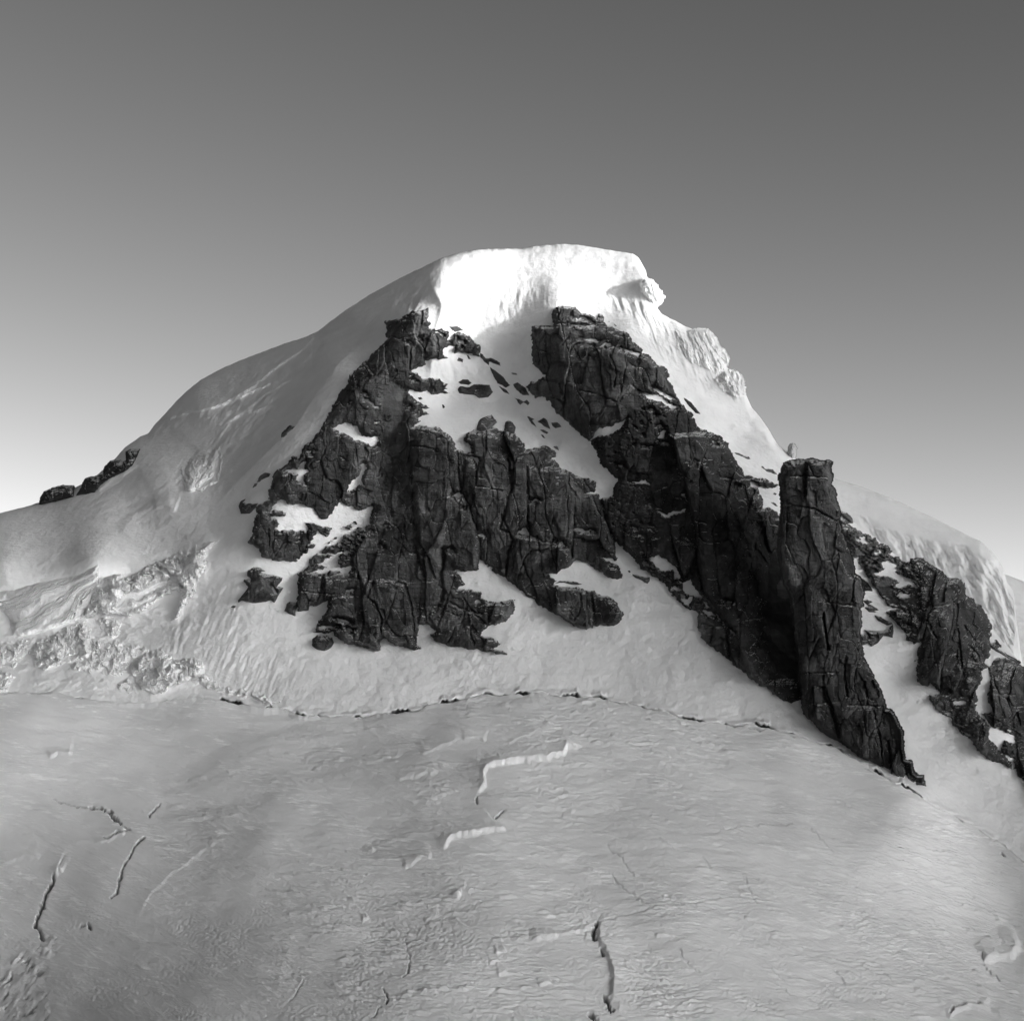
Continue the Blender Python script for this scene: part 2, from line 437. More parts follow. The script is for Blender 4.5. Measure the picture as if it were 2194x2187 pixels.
# relief of the snow in metres towards the viewer
FLUTE_ZONES = [
 # outline, softness, direction, wavelength, stretch, height, seed
 (P(19, [(0, 560), (420, 640), (560, 700), (900, 900), (1500, 1300), (1500, 1680), (1250, 1560), (1010, 1560), (800, 1330), (600, 1250), (430, 1050), (250, 800), (0, 740)]), 14, 68, 13, 5, 4.2, 11),
 (P(19, [(1260, 1380), (1480, 1430), (1500, 1680), (1400, 1720), (1280, 1600)]), 6, 80, 10, 4, 5.0, 13),
 (P(2, [(820, 560), (950, 450), (1180, 480), (1330, 560), (1000, 690), (800, 740)]), 10, 85, 11, 4, 1.6, 17),
 (P(11, [(560, 600), (830, 560), (830, 760), (800, 900), (900, 1150), (1300, 1200), (1400, 1480), (1150, 1580), (900, 1480), (500, 1300), (440, 1050), (500, 850)]), 14, 112, 9, 6, 1.0, 19),
 (P(1, [(780, 820), (1300, 480), (1700, 330), (1700, 560), (1330, 740), (900, 1050), (500, 1400), (300, 1700), (0, 1926), (0, 1250), (500, 1000)]), 20, 138, 20, 3, 5.0, 23),
 (P(1, [(1380, 480), (1480, 360), (1640, 330), (1720, 520), (1480, 700), (1360, 640)]), 8, 110, 14, 2.5, 5.0, 24),
 (P(9, [(1150, 280), (1600, 160), (1926, 0), (1926, 250), (1650, 420), (1550, 600), (1500, 780), (1200, 780), (1250, 600), (1450, 480), (1500, 330), (1300, 330), (1050, 440)]), 14, 130, 18, 2.5, 5.0, 29),
 (P(9, [(1250, 1200), (1450, 1150), (1480, 1300), (1350, 1500), (1250, 1900), (1150, 1926), (1250, 1500)]), 14, 105, 13, 3, 2.4, 31),
 (P(5, [(850, 60), (1250, 60), (1700, 500), (1700, 640), (1400, 440), (1060, 200)]), 14, 50, 26, 3, 1.4, 37),
 (P(17, [(900, 1000), (1400, 900), (1700, 1000), (1900, 1200), (1350, 1250), (1000, 1180)]), 10, 75, 18, 2.5, 1.8, 39),
]
# long folds and steps of the slope: line, width to its side +, width to its side -, height, seed
STEPS = [
 (P(1, [(0, 1390), (200, 1290), (420, 1110), (640, 960), (760, 830)]), 3, 34, 8.0),          # shelf edge on the far left ridge
 (P(9, [(1100, 330), (1210, 290), (1300, 262), (1380, 250), (1480, 225), (1600, 180), (1926, 40)]), 2.5, 30, 9.0),
 (P(9, [(940, 610), (860, 670), (760, 720), (650, 815)]), 24, 5, 4.0),
 (P(9, [(820, 1115), (900, 1010), (1010, 930), (1100, 890), (1210, 865)]), 34, 9, 5.0),
 (P(9, [(1060, 925), (1130, 905), (1220, 935)]), 3, 18, 3.0),
 (P(9, [(900, 1395), (1060, 1310), (1240, 1255), (1420, 1195), (1500, 1130)]), 3, 20, 6.0),
 (P(1, [(150, 1480), (330, 1330), (560, 1200), (600, 1170)]), 3, 26, 6.0),
 (P(1, [(0, 1560), (180, 1480), (400, 1420)]), 3, 26, 5.0),
 (P(3, [(780, 430), (1100, 650), (1330, 820), (1560, 1000), (1780, 1190), (1926, 1300)]), 30, 10, 3.0),
 (P(18, [(1170, 320), (1400, 450), (1600, 560), (1800, 700)]), 14, 4, 3.0),
]
# lines along which the slope breaks and turns away: line, width over which it turns, depth gained
CREASES = [
 (P(0, [(926, 540), (918, 575), (922, 605), (936, 632), (946, 650), (944, 675), (934, 705), (928, 745), (924, 790), (920, 830)]), 24, 26.0),
 (P(1, [(1350, 800), (1180, 900), (1060, 970), (960, 1060), (860, 1190), (760, 1330), (590, 1590), (440, 1720), (240, 1926), (80, 2080), (-100, 2300)]), 70, 62.0),
]

ICE_ZONE = P(10, [(-60, 780), (500, 700), (900, 560), (1500, 400), (1720, 220), (1760, 500), (1640, 1000), (1760, 1260), (1300, 1350), (600, 1330), (-60, 1360)])
def a_relief(U, V):
    z = 3.6 * fbm(U / 130, V / 130, 41, 4) + 1.2 * fbm(U / 46, V / 40, 42, 3) + 0.8 * fbm(U / 20, V / 14, 43, 3)
    rough = region(ICE_ZONE, U, V, 30)
    sel = rough > 0
    z[sel] += rough[sel] * (3.0 * ridged(U[sel] / 46, V[sel] / 34, 45, 3) + 1.2 * fbm(U[sel] / 10, V[sel] / 8, 46, 3)) * smooth01(0.55 + 1.1 * fbm(U[sel] / 60, V[sel] / 45, 47, 2))
    for poly, soft, ang, wl, st, h, seed in FLUTE_ZONES:
        m = region(poly, U, V, soft)
        sel = m > 0
        if sel.any():
            z[sel] += m[sel] * 1.5 * h * flutes(U[sel], V[sel], ang, wl, st, seed)
    for pts, wa, wb, h in STEPS:
        d, s, t = line_dist(pts, U, V, 90)
        e = smooth01(t / 0.12) * smooth01((1 - t) / 0.12)
        sd = d * s
        z += h * e * np.where(sd > 0, np.exp(-sd / wa), np.exp(-(sd / wb) ** 2 * 0.5) )
    for pts, w, h in CREASES:
        d, s, t = line_dist(pts, U, V, 260)
        e = smooth01(t / 0.10) * smooth01((1 - t) / 0.20)
        sd = np.where(d < 259, d * s, 0)
        z -= h * e * np.where(sd > 0, (1 - np.exp(-sd / w)) * np.exp(-(sd / 170) ** 2), 0)
    return z

def a_depth(U, V):
    return A(U, V) - a_relief(U, V)

def build_face():
    us = np.arange(-420, 2420.1, 2.2)
    vt = sky_line(us) + 1.0 * gnoise(us / 14, us * 0, 77)
    vb = schrund(us) + 46
    ns = 520
    s = np.linspace(0, 1, ns)
    U = np.repeat(us[None], ns, 0); V = vt[None] + s[:, None] * (vb - vt)[None]
    D = a_depth(U, V)
    w = 30.0
    q = np.clip(1 - (V - vt[None]) / w, 0, 1)
    D += 26 * (1 - np.sqrt(np.clip(1 - q * q, 0, 1)))
    # open gap under the upper lip of the bergschrund, here and there
    h = schrund(us)[None] - V
    D += 1.4 * np.clip(-h, 0, None)                       # the face runs on down behind the glacier
    op = smooth01(3.0 * (gnoise(U / 52, U * 0, 151) + 0.5 * gnoise(U / 21, U * 0, 152) + 0.02)) * smooth01((U - 430) / 60) * smooth01((1990 - U) / 40)
    lip = 1.0 + 8.0 * op * (0.7 + 0.8 * gnoise(U / 8, U * 0, 153))
    D += 22 * op * smooth01((lip - h) / 2.0) - 4.5 * smooth01((U - 430) / 60) * np.exp(-((h - lip - 4) / 5.0) ** 2) * (0.55 + 0.9 * gnoise(U / 34, V / 10, 154))
    X = world_pts(U, V, D)
    # far side of the crest
    k = 26
    back = []
    for i in range(k, 0, -1):
        t = i / k
        b = X[0].copy(); b[:, 1] += 8 * i + 500 * t * t * 0.6; b[:, 2] -= 60 * t ** 2 * 3 + 2 * i * t
        back.append(b)
    X = np.concatenate([np.array(back), X], 0)
    f = grid_faces(X.shape[0], X.shape[1])
    o = add_mesh("mountain", X, f, SNOW)
    ice = op * smooth01((lip - h) / 2.0)  # colour mask: shade of the open gap painted into the snow
    set_attr(o, "crevice_shade", np.concatenate([np.zeros((k, U.shape[1])), ice], 0))
    tag(o, "snow covered mountain face and ridges around the dark rock walls", kind="structure")
build_face()

# ------------------------------------------------------------------ snow dome behind the pillar and the ridge beyond it
def crest(name, label, line, depth0, slope, vb, relief, step=2.4, mat=SNOW, roll=30):
    L = np.array(line, float)
    us = np.arange(L[0, 0], L[-1, 0], step)
    vt = np.interp(us, L[:, 0], L[:, 1]) + 0.7 * gnoise(us / 12, us * 0, 99)
    ns = 240
    s = np.linspace(0, 1, ns)
    U = np.repeat(us[None], ns, 0); V = vt[None] + s[:, None] * (vb - vt)[None]
    D = depth0(U) - slope * (V - vt[None]) * 0.5 - relief(U, V)
    q = np.clip(1 - (V - vt[None]) / roll, 0, 1)
    D += 34 * (1 - np.sqrt(np.clip(1 - q * q, 0, 1)))
    X = world_pts(U, V, D)
    k = 14; back = []
    for i in range(k, 0, -1):
        t = i / k
        b = X[0].copy(); b[:, 1] += 14 * i + 240 * t * t; b[:, 2] -= 200 * t ** 2
        back.append(b)
    X = np.concatenate([np.array(back), X], 0)
    o = add_mesh(name, X, grid_faces(X.shape[0], X.shape[1]), mat)
    tag(o, label, kind="structure")

DOME_CLIFF = P(20, [(300, 260), (600, 420), (900, 500), (1150, 540), (1350, 580), (1500, 700), (1650, 730), (1750, 850), (1860, 1000), (1850, 1400), (1800, 1926), (600, 1926), (400, 500)])
def dome_relief(U, V):
    m = region(DOME_CLIFF, U, V, 9)
    z = 1.6 * fbm(U / 90, V / 90, 51, 3) + m * (15 * flutes(U, V, 64, 19, 3.0, 53) + 6 * flutes(U, V, 66, 8, 3.5, 57)) - 5 * m
    return z
crest("snow_ridge", "pale snow dome with a fluted ice cliff behind the rock pillar",
      [(1640, 1000), (1740, 1012), (1782, 1025), (1839, 1041), (1891, 1060), (1954, 1088), (2018, 1119), (2083, 1152), (2100, 1159), (2120, 1176), (2135, 1195), (2150, 1220), (2158, 1248), (2172, 1268), (2178, 1330), (2190, 1420), (2260, 1480), (2420, 1640)],
      lambda U: 2420 - (U - 1780) * 0.28, 0.55, 1700, dome_relief)
crest("distant_ridge", "farthest pale snow ridge behind the fluted dome at the right edge",
      [(2040, 1190), (2100, 1205), (2151, 1229), (2194, 1246), (2300, 1300), (2520, 1420)],
      lambda U: 2900 + U * 0, 1.0, 1620, lambda U, V: 2.0 * fbm(U / 60, V / 20, 61, 4) + 3 * gnoise(U / 70, (V - .35 * U) / 14, 63))

# ------------------------------------------------------------------ glacier in the foreground
u_top = np.array([-600, -250, 0, 150, 300, 450, 600, 750, 900, 1050, 1200, 1350, 1480, 1600, 1720, 1840, 1960, 2060, 2194, 2350, 2600], float)
v_top = np.interp(u_top, SCH[:, 0], SCH[:, 1])
F_PTS = [(u, v, d - 5) for u, v, d in zip(u_top, v_top, A(u_top, v_top))]
F_PTS += [(-600, 1650, 1660), (0, 1640, 1655), (300, 1620, 1690), (550, 1640, 1640), (1000, 1610, 1635), (1350, 1620, 1662), (1650, 1690, 1606), (1950, 1790, 1540),
          (-600, 1820, 1680), (0, 1800, 1570), (300, 1780, 1515), (600, 1800, 1440), (1100, 1780, 1430), (1500, 1790, 1475), (1900, 1900, 1455), (2194, 1980, 1500),
          (-600, 2020, 1620), (0, 2000, 1460), (400, 2000, 1325), (1100, 1980, 1240), (1650, 2010, 1300), (2194, 2100, 1375),
          (-600, 2290, 1480), (0, 2187, 1360), (600, 2187, 1125), (1100, 2187, 1075), (1650, 2187, 1150), (2194, 2187, 1290), (2600, 2290, 1380), (1100, 2300, 985), (300, 2300, 1120)]
F_PTS = [(u, v, d if i < len(u_top) else 1795 - (1795 - d) * 0.62) for i, (u, v, d) in enumerate(F_PTS)]
G = Field(F_PTS, -640, 2640, 1420, 2320, 8.0, 1e-4)

# crevasses: line, half width px, depth m, seed
CREVASSES = [
 (P(12, [(620, 430), (700, 430), (770, 455)]), 4.5, 9, 1), (P(12, [(770, 480), (830, 535)]), 6, 11, 2), (P(12, [(850, 550), (890, 570), (830, 590), (710, 632)]), 2.2, 3.5, 3),
 (P(12, [(370, 375), (450, 405), (590, 425)]), 2.0, 3, 4),
 (P(12, [(375, 890), (370, 930), (330, 990), (300, 1060), (285, 1110), (255, 1170), (245, 1240), (275, 1275), (300, 1325)]), 5.5, 9, 5),
 (P(12, [(1000, 610), (930, 680), (890, 760), (850, 820), (830, 900), (810, 980), (770, 1030)]), 2.6, 5, 6),
 (P(12, [(1100, 370), (1065, 410), (1030, 465)]), 1.6, 5, 7), (P(12, [(560, 1225), (580, 1225)]), 5, 8, 8), (P(12, [(610, 1210), (625, 1250)]), 3, 6, 9),
 (P(13, [(1340, 830), (1355, 880)]), 2.5, 4, 10), (P(13, [(1540, 930), (1480, 990)]), 2.5, 5, 11),
 (P(14, [(560, 1215), (700, 1180), (960, 1125), (1200, 1080), (1420, 1040)]), 1.8, 1.6, 12),
 (P(14, [(575, 1215), (545, 1275), (565, 1320)]), 6, 7, 13), (P(14, [(605, 1400), (620, 1445)]), 3.5, 6, 14), (P(14, [(630, 1710), (650, 1780), (690, 1805)]), 6, 7, 15),
 (P(14, [(530, 1840), (570, 1880), (640, 1920)]), 8, 12, 16), (P(14, [(650, 650), (830, 885)]), 1.8, 1.4, 17), (P(14, [(670, 880), (780, 990), (940, 1105)]), 2.0, 1.8, 18),
 (P(14, [(1580, 870), (1690, 1090)]), 1.6, 1.3, 19), (P(14, [(1310, 770), (1370, 835)]), 1.6, 1.3, 20), (P(14, [(1150, 1400), (1180, 1470), (1290, 1560)]), 2.0, 1.8, 21),
 (P(14, [(1780, 1520), (1870, 1600)]), 1.6, 1.4, 22), (P(14, [(1400, 580), (1600, 545), (1926, 530)]), 1.6, 1.2, 23), (P(15, [(440, 570), (610, 725)]), 1.8, 1.4, 24),
 (P(15, [(610, 1540), (700, 1650)]), 1.8, 1.6, 25), (P(15, [(950, 1550), (1010, 1620)]), 1.6, 1.4, 26), (P(15, [(200, 1630), (320, 1710)]), 1.8, 1.6, 27), (P(15, [(555, 1665), (680, 1765)]), 1.6, 1.4, 28),
 (P(15, [(1420, 1870), (1450, 1830), (1550, 1795), (1620, 1790)]), 3.5, 4, 29), (P(15, [(1640, 1440), (1650, 1520), (1760, 1610)]), 3, 2.5, 30),
 (P(16, [(710, 1365), (740, 1460)]), 2.2, 6, 31), (P(16, [(890, 1190), (880, 1250), (850, 1290)]), 2.0, 4, 32), (P(16, [(860, 1020), (885, 1110), (895, 1180)]), 1.3, 2.5, 33), (P(16, [(700, 1490), (630, 1560)]), 2.0, 4, 34),
 (P(13, [(100, 240), (150, 262), (230, 268)]), 5, 8, 35), (P(13, [(510, 285), (590, 278)]), 2, 4, 36), (P(13, [(700, 258), (740, 252)]), 2.5, 5, 37),
 (P(8, [(20, 835), (100, 850), (200, 850), (330, 905), (440, 910)]), 2.5, 4, 38), (P(8, [(650, 1000), (760, 1050)]), 2.5, 4, 39), (P(8, [(830, 1130), (890, 1145)]), 2.2, 4, 40),
 (P(15, [(1490, 495), (1500, 500)]), 3, 7, 41), (P(15, [(1525, 520), (1565, 542)]), 2.6, 6, 42), (P(15, [(1755, 655), (1775, 665)]), 2, 4, 43), (P(15, [(1770, 735), (1795, 750)]), 2, 5, 44),
 (P(16, [(160, 1280), (130, 1360), (60, 1440)]), 2.2, 2.4, 45),
]
# wind lips: raised edges whose far side drops: line, far half width px, near half width px, height m
LIPS = [
 (P(13, [(1330, 840), (1360, 790), (1405, 750), (1395, 690), (1420, 640), (1470, 610), (1640, 590), (1760, 575), (1850, 575), (1926, 550)]) + P(14, [(340, 62), (365, 15), (480, 0)]), 7, 3.5, 6.0),
 (P(13, [(1105, 1200), (1140, 1150), (1190, 1115), (1330, 1095), (1450, 1070), (1530, 1060), (1530, 1010)]), 7, 3.5, 5.5),
 (P(13, [(1550, 480), (1620, 440), (1740, 400), (1926, 360)]), 4, 3, 1.0), (P(13, [(1250, 440), (1340, 415), (1420, 440)]), 5, 3, 1.6),
 (P(13, [(840, 1310), (900, 1285), (960, 1250), (1050, 1240)]), 6, 3, 2.2), (P(13, [(1230, 1540), (1235, 1480), (1290, 1470)]), 4, 3, 2.0), (P(13, [(1120, 1560), (1240, 1545)]), 4, 2, 1.6),
 (P(12, [(950, 1160), (1010, 1030), (1180, 860), (1400, 710), (1600, 590)]), 7, 3, 1.1), (P(12, [(0, 830), (150, 780), (290, 775)]), 6, 3, 2.0),
 (P(14, [(100, 1350), (230, 1325), (480, 1255), (560, 1200)]), 6, 3, 2.0), (P(14, [(560, 1195), (600, 1230), (600, 1330), (640, 1400), (690, 1500), (700, 1600), (690, 1700), (620, 1740)]), 14, 6, 4.5),
 (P(15, [(1640, 1500), (1720, 1460), (1850, 1440), (1880, 1390), (1926, 1370)]), 16, 6, 7.0), (P(15, [(1400, 1900), (1450, 1850), (1560, 1810), (1700, 1830)]), 10, 5, 3.0),
 (P(13, [(780, 720), (900, 695), (1100, 655)]), 5, 3, 1.8), (P(13, [(560, 610), (850, 540)]), 5, 3, 1.4), (P(13, [(960, 560), (1110, 485), (1250, 430)]), 5, 3, 1.5),
 (P(12, [(650, 680), (880, 590)]), 4, 2.5, 1.8), (P(12, [(330, 80), (400, 40), (500, 60)]), 5, 4, 3.0), (P(12, [(380, 900), (400, 850), (430, 870)]), 5, 4, 4.0),
 (P(16, [(1480, 1130), (1560, 1110)]), 3, 2, 2.0), (P(16, [(1440, 1200), (1520, 1180)]), 3, 2, 2.2), (P(16, [(1500, 1275), (1570, 1255)]), 3, 2, 2.2), (P(16, [(570, 880), (610, 860)]), 3, 2, 2.0),
 (P(16, [(1720, 1030), (1926, 990)]), 4, 2, 1.8), (P(16, [(1780, 1340), (1880, 1310)]), 3, 2, 1.8), (P(16, [(1000, 890), (1020, 860), (1100, 850)]), 4, 2, 1.6),
]
ICEFALL = P(12, [(-60, 1560), (60, 1480), (150, 1400), (290, 1340), (380, 1290), (410, 1330), (400, 1400), (300, 1560), (200, 1700), (330, 1690), (340, 1926), (-60, 1926)])

def f_relief(U, V, X):
    """height of the wind-worked surface in metres, from ground coordinates X and photo outlines"""
    x, y = X[..., 0], X[..., 1]
    patch = smooth01(0.5 + 1.1 * fbm(x / 90, y / 170, 70, 3))
    left = smooth01((900 - U) / 700)
    # drift tails follow the contour of the slope, falling away to both sides of its crown
    zc = X[..., 2] + 0.00032 * (x - 40) ** 2 * np.sign(x - 40) * np.where(x > 40, 1.0, 0.35) - np.where(x < 40, 0.05 * (x - 40), 0) * -1
    zc = zc + 1.5 * gnoise(x / 60, zc / 8, 69)
    n1 = fbm(x / 14.0, zc / 1.7, 71, 3, 0.55)
    n2 = gnoise(x / 24.0, zc / 2.6, 75)
    n3 = fbm(x / 6.0, zc / 0.8, 72, 2, 0.6)
    patch2 = smooth01(0.35 + 1.6 * fbm(x / 75, (X[..., 2] + 0.40 * np.maximum(x - 40, 0) - 0.16 * np.minimum(x - 40, 0)) / 8.5, 76, 3))
    k = (0.22 + 0.78 * patch) * (1 - 0.45 * left)
    z = 8.0 * fbm(x / 190, y / 260, 73, 3) + 1.8 * fbm(x / 55, zc / 12, 74, 3) + k * patch2 * (4.5 * np.maximum(n1 - 0.05, -0.08) + 2.2 * np.maximum(n2 - 0.1, 0)) + 0.8 * k * n3
    rough = smooth01((V - 1780) / 200) * smooth01(0.4 + 1.4 * fbm(U / 120, V / 90, 83, 3)) * (1 - smooth01((U - 1900) / 200))
    z += rough * 1.1 * fbm(x / 3.0, X[..., 2] / 1.3, 84, 3, 0.65)
    for pts, wa, wb, h in LIPS:
        d, s, t = line_dist(pts, U + 2.5 * gnoise(U / 14, V / 14, 91), V + 2.5 * gnoise(U / 12, V / 12, 92), 70)
        e = smooth01(t / 0.15) * smooth01((1 - t) / 0.15) * (0.85 + 0.3 * gnoise(t * 3.1, t * 0, int(h * 100)))
        sd = d * s
        z += h * e * np.where(sd < 0, np.exp(sd / (wa * 3.5)), np.exp(-(sd / (wb * 0.8)) ** 2)) * 0.8 * smooth01((68 - d) / 40)
    ice = np.zeros(U.shape)  # colour mask: painted shade of crevasses and icefall grooves
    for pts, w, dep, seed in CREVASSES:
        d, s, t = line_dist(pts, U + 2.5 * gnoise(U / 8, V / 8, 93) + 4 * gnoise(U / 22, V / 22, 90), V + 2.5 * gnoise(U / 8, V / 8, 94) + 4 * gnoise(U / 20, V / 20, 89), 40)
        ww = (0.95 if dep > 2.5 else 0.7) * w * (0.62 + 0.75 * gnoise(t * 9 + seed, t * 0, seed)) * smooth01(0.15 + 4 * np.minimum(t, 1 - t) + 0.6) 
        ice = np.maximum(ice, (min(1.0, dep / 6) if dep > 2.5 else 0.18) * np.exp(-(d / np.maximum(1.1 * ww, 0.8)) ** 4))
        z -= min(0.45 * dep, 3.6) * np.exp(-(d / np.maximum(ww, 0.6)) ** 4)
    m = region(ICEFALL, U, V, 10)
    sel = m > 0
    if sel.any():
        fl = flutes(U[sel], V[sel], -52, 8, 5, 95) + 0.6 * flutes(U[sel], V[sel], -30, 15, 3, 96)
        gate = smooth01(0.5 + 1.3 * fbm(U[sel] / 26, V[sel] / 30, 97, 2))
        z[sel] += m[sel] * (3.2 * fl * gate + 2.0 * fbm(U[sel] / 22, V[sel] / 22, 98, 3))
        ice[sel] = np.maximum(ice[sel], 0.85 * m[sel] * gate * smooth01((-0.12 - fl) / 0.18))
    return z, ice

def build_glacier():
    us = np.concatenate([np.arange(-560, -40, 8), np.arange(-40, 2240, 2.0), np.arange(2240, 2600, 8)])
    vt = schrund(us)
    ns = 470
    s = np.linspace(0, 1, ns) ** 1.04
    vb = 2300.0
    U = np.repeat(us[None], ns, 0); V = vt[None] + s[:, None] * (vb - vt)[None]
    D = G(U, V)
    gap = 0.5 + 0.9 * gnoise(U / 40, U * 0, 98)
    edge = np.clip(1 - (V - vt[None]) / 9.0, 0, 1)
    X = world_pts(U, V, D)
    Z, ice = f_relief(U, V, X)
    Z = Z * (1 - edge) + edge * (0.3 + 1.6 * gnoise(U / 38, V / 30, 97) + 0.8 * gnoise(U / 9, V / 9, 96))
    X[..., 2] += Z
    # the lip rolls over into the gap behind it
    k = 7; back = []
    for i in range(k, 0, -1):
        t = i / k
        b = X[0].copy(); b[:, 1] += 5.5 * t ; b[:, 2] -= 26 * t * t
        back.append(b)
    front = []
    for i in range(1, 40):                                     # and the slope runs on down towards the viewpoint
        t = i / 39.0
        b = X[-1].copy(); b[:, 1] -= 700 * t; b[:, 0] *= 1 + 0.25 * t; b[:, 2] -= 300 * t - 60 * t * t
        front.append(b)
    X = np.concatenate([np.array(back), X, np.array(front)], 0)
    o = add_mesh("glacier", X, grid_faces(X.shape[0], X.shape[1]), SNOW_G)
    set_attr(o, "crevice_shade", np.concatenate([np.zeros((k, U.shape[1])), ice * (1 - edge), np.zeros((len(front), U.shape[1]))], 0))
    tag(o, "wind packed glacier slope with crevasses in front of the mountain", kind="structure")
build_glacier()

# ------------------------------------------------------------------ valley floor far round and the range that keeps the slopes in shade
def build_valley():
    n = 160
    xs = np.linspace(-14000, 14000, n); ys = np.linspace(-12000, 14000, n)
    X, Y = np.meshgrid(xs, ys)
    Z = -620 + 160 * fbm(X / 2600, Y / 2600, 101, 4) - 200 * smooth01((Y - 2200) / 2500)
    tag(add_mesh("ground", np.stack([X, Y, Z], -1), grid_faces(n, n), SNOW), "snow covered valley floor far below the glacier", kind="structure")
build_valley()

RIDGE_L, RIDGE_Z = 9000.0, 432.0          # distance of the range, height at the summit where its shadow ends
def build_range():
    sh = SUN_DIR[:2] / np.hypot(*SUN_DIR[:2]); perp = np.array([-sh[1], sh[0]])
    c = np.array([0.0, 2200.0]) + sh * RIDGE_L
    h = RIDGE_Z + RIDGE_L * math.tan(SUN_EL)
    nt, ns = 210, 41
    t = np.linspace(-5200, 5200, nt); s = np.linspace(-1, 1, ns)
    T, S = np.meshgrid(t, s)
    top = h + 14 * fbm(T / 260, T * 0, 111, 4) - 0.55 * np.clip(-150 - T, 0, 1e9) - 0.30 * np.clip(T - 450, 0, 1e9)
    prof = (1 - np.abs(S)) ** 0.9
    Z = -760 + (top + 760) * prof + 90 * fbm(T / 300, S * 3, 113, 4) * np.minimum(1, np.abs(S) * 5)
    XY = c[None, None] + perp[None, None] * T[..., None] + sh[None, None] * (S * 2100)[..., None]
    o = add_mesh("hills", np.dstack([XY, Z[..., None]]), grid_faces(ns, nt), SNOW)
    tag(o, "neighbouring snow range across the valley that shades the lower slopes", kind="structure")
build_range()

def build_sky_blocker():  # added off-frame range, holds back the bright sky on the left
    nt, ns = 150, 40
    t = np.linspace(-6500, 3600, nt); s = np.linspace(-1, 1, ns)
    T, S = np.meshgrid(t, s)
    top = 1250 + 260 * ridged(T / 1100, T * 0, 121, 4) - 900 * smooth01((T - 2200) / 1400)
    Z = -760 + (top + 760) * (1 - np.abs(S)) ** 0.85 + 120 * fbm(T / 420, S * 3, 123, 4) * np.minimum(1, np.abs(S) * 5)
    XY = np.array([-3300.0, 1500.0])[None, None] + np.dstack([S * 1700 - 0.10 * T, T])
    o = add_mesh("hills", np.dstack([XY, Z[..., None]]), grid_faces(ns, nt), ROCK_FAR)
    tag(o, "added unseen dark range that holds back sky light from the left", kind="structure")
build_sky_blocker()

# ------------------------------------------------------------------ rock
def joint_blocks(U, V, seed, amp=1.0, lean=0.0):
    """height in metres of a jointed rock wall: upright slabs inside bigger upright slabs, cracks between them, thin bedding"""
    wu = U + 5 * gnoise(U / 55, V / 80, seed) + 1.3 * gnoise(U / 11, V / 13, seed + 1)
    wv = V + 8 * gnoise(U / 55, V / 50, seed + 2) + 1.3 * gnoise(U / 12, V / 10, seed + 3)
    wu = wu + lean * wv
    h = 0; crack = 0
    for (sx, sy, a, tx, ty, cd, cw, k) in ((64, 170, 11.0, 0.44, 0.14, 5.5, 1.4, 10), (29, 62, 5.0, 0.42, 0.14, 2.6, 0.9, 30), (12, 17, 1.5, 0.34, 0.22, 0.7, 0.8, 50)):
        f1, f2, ox, oy, r = cells(wu / sx, wv / sy, seed + k, 0.9, 5.0)
        h = h + a * (r[0] - 0.5) + (r[1] - 0.5) * 2 * tx * ox * sx * 0.5 + (0.35 + (r[2] - 0.5) * 1.6) * ty * oy * sy * 0.45
        crack = crack + cd * np.exp(-((f2 - f1) * sx / cw / 1.4) ** 2) * (0.4 + 0.6 * (r[2] > 0.35))
    bed = wv / 11 + 1.2 * gnoise(U / 90, V / 70, seed + 7)
    h = h + 2.0 * ((bed - np.floor(bed)) - 0.5) * smooth01(0.4 + gnoise(U / 40, V / 40, seed + 8))
    h = h + 0.9 * fbm(U / 8, V / 7, seed + 9, 3, 0.65) + 1.0 * fbm(U / 7, V / 40, seed + 11, 2, 0.6) * smooth01(0.5 + gnoise(U / 60, V / 70, seed + 12))
    return amp * (h - 0.75 * crack)

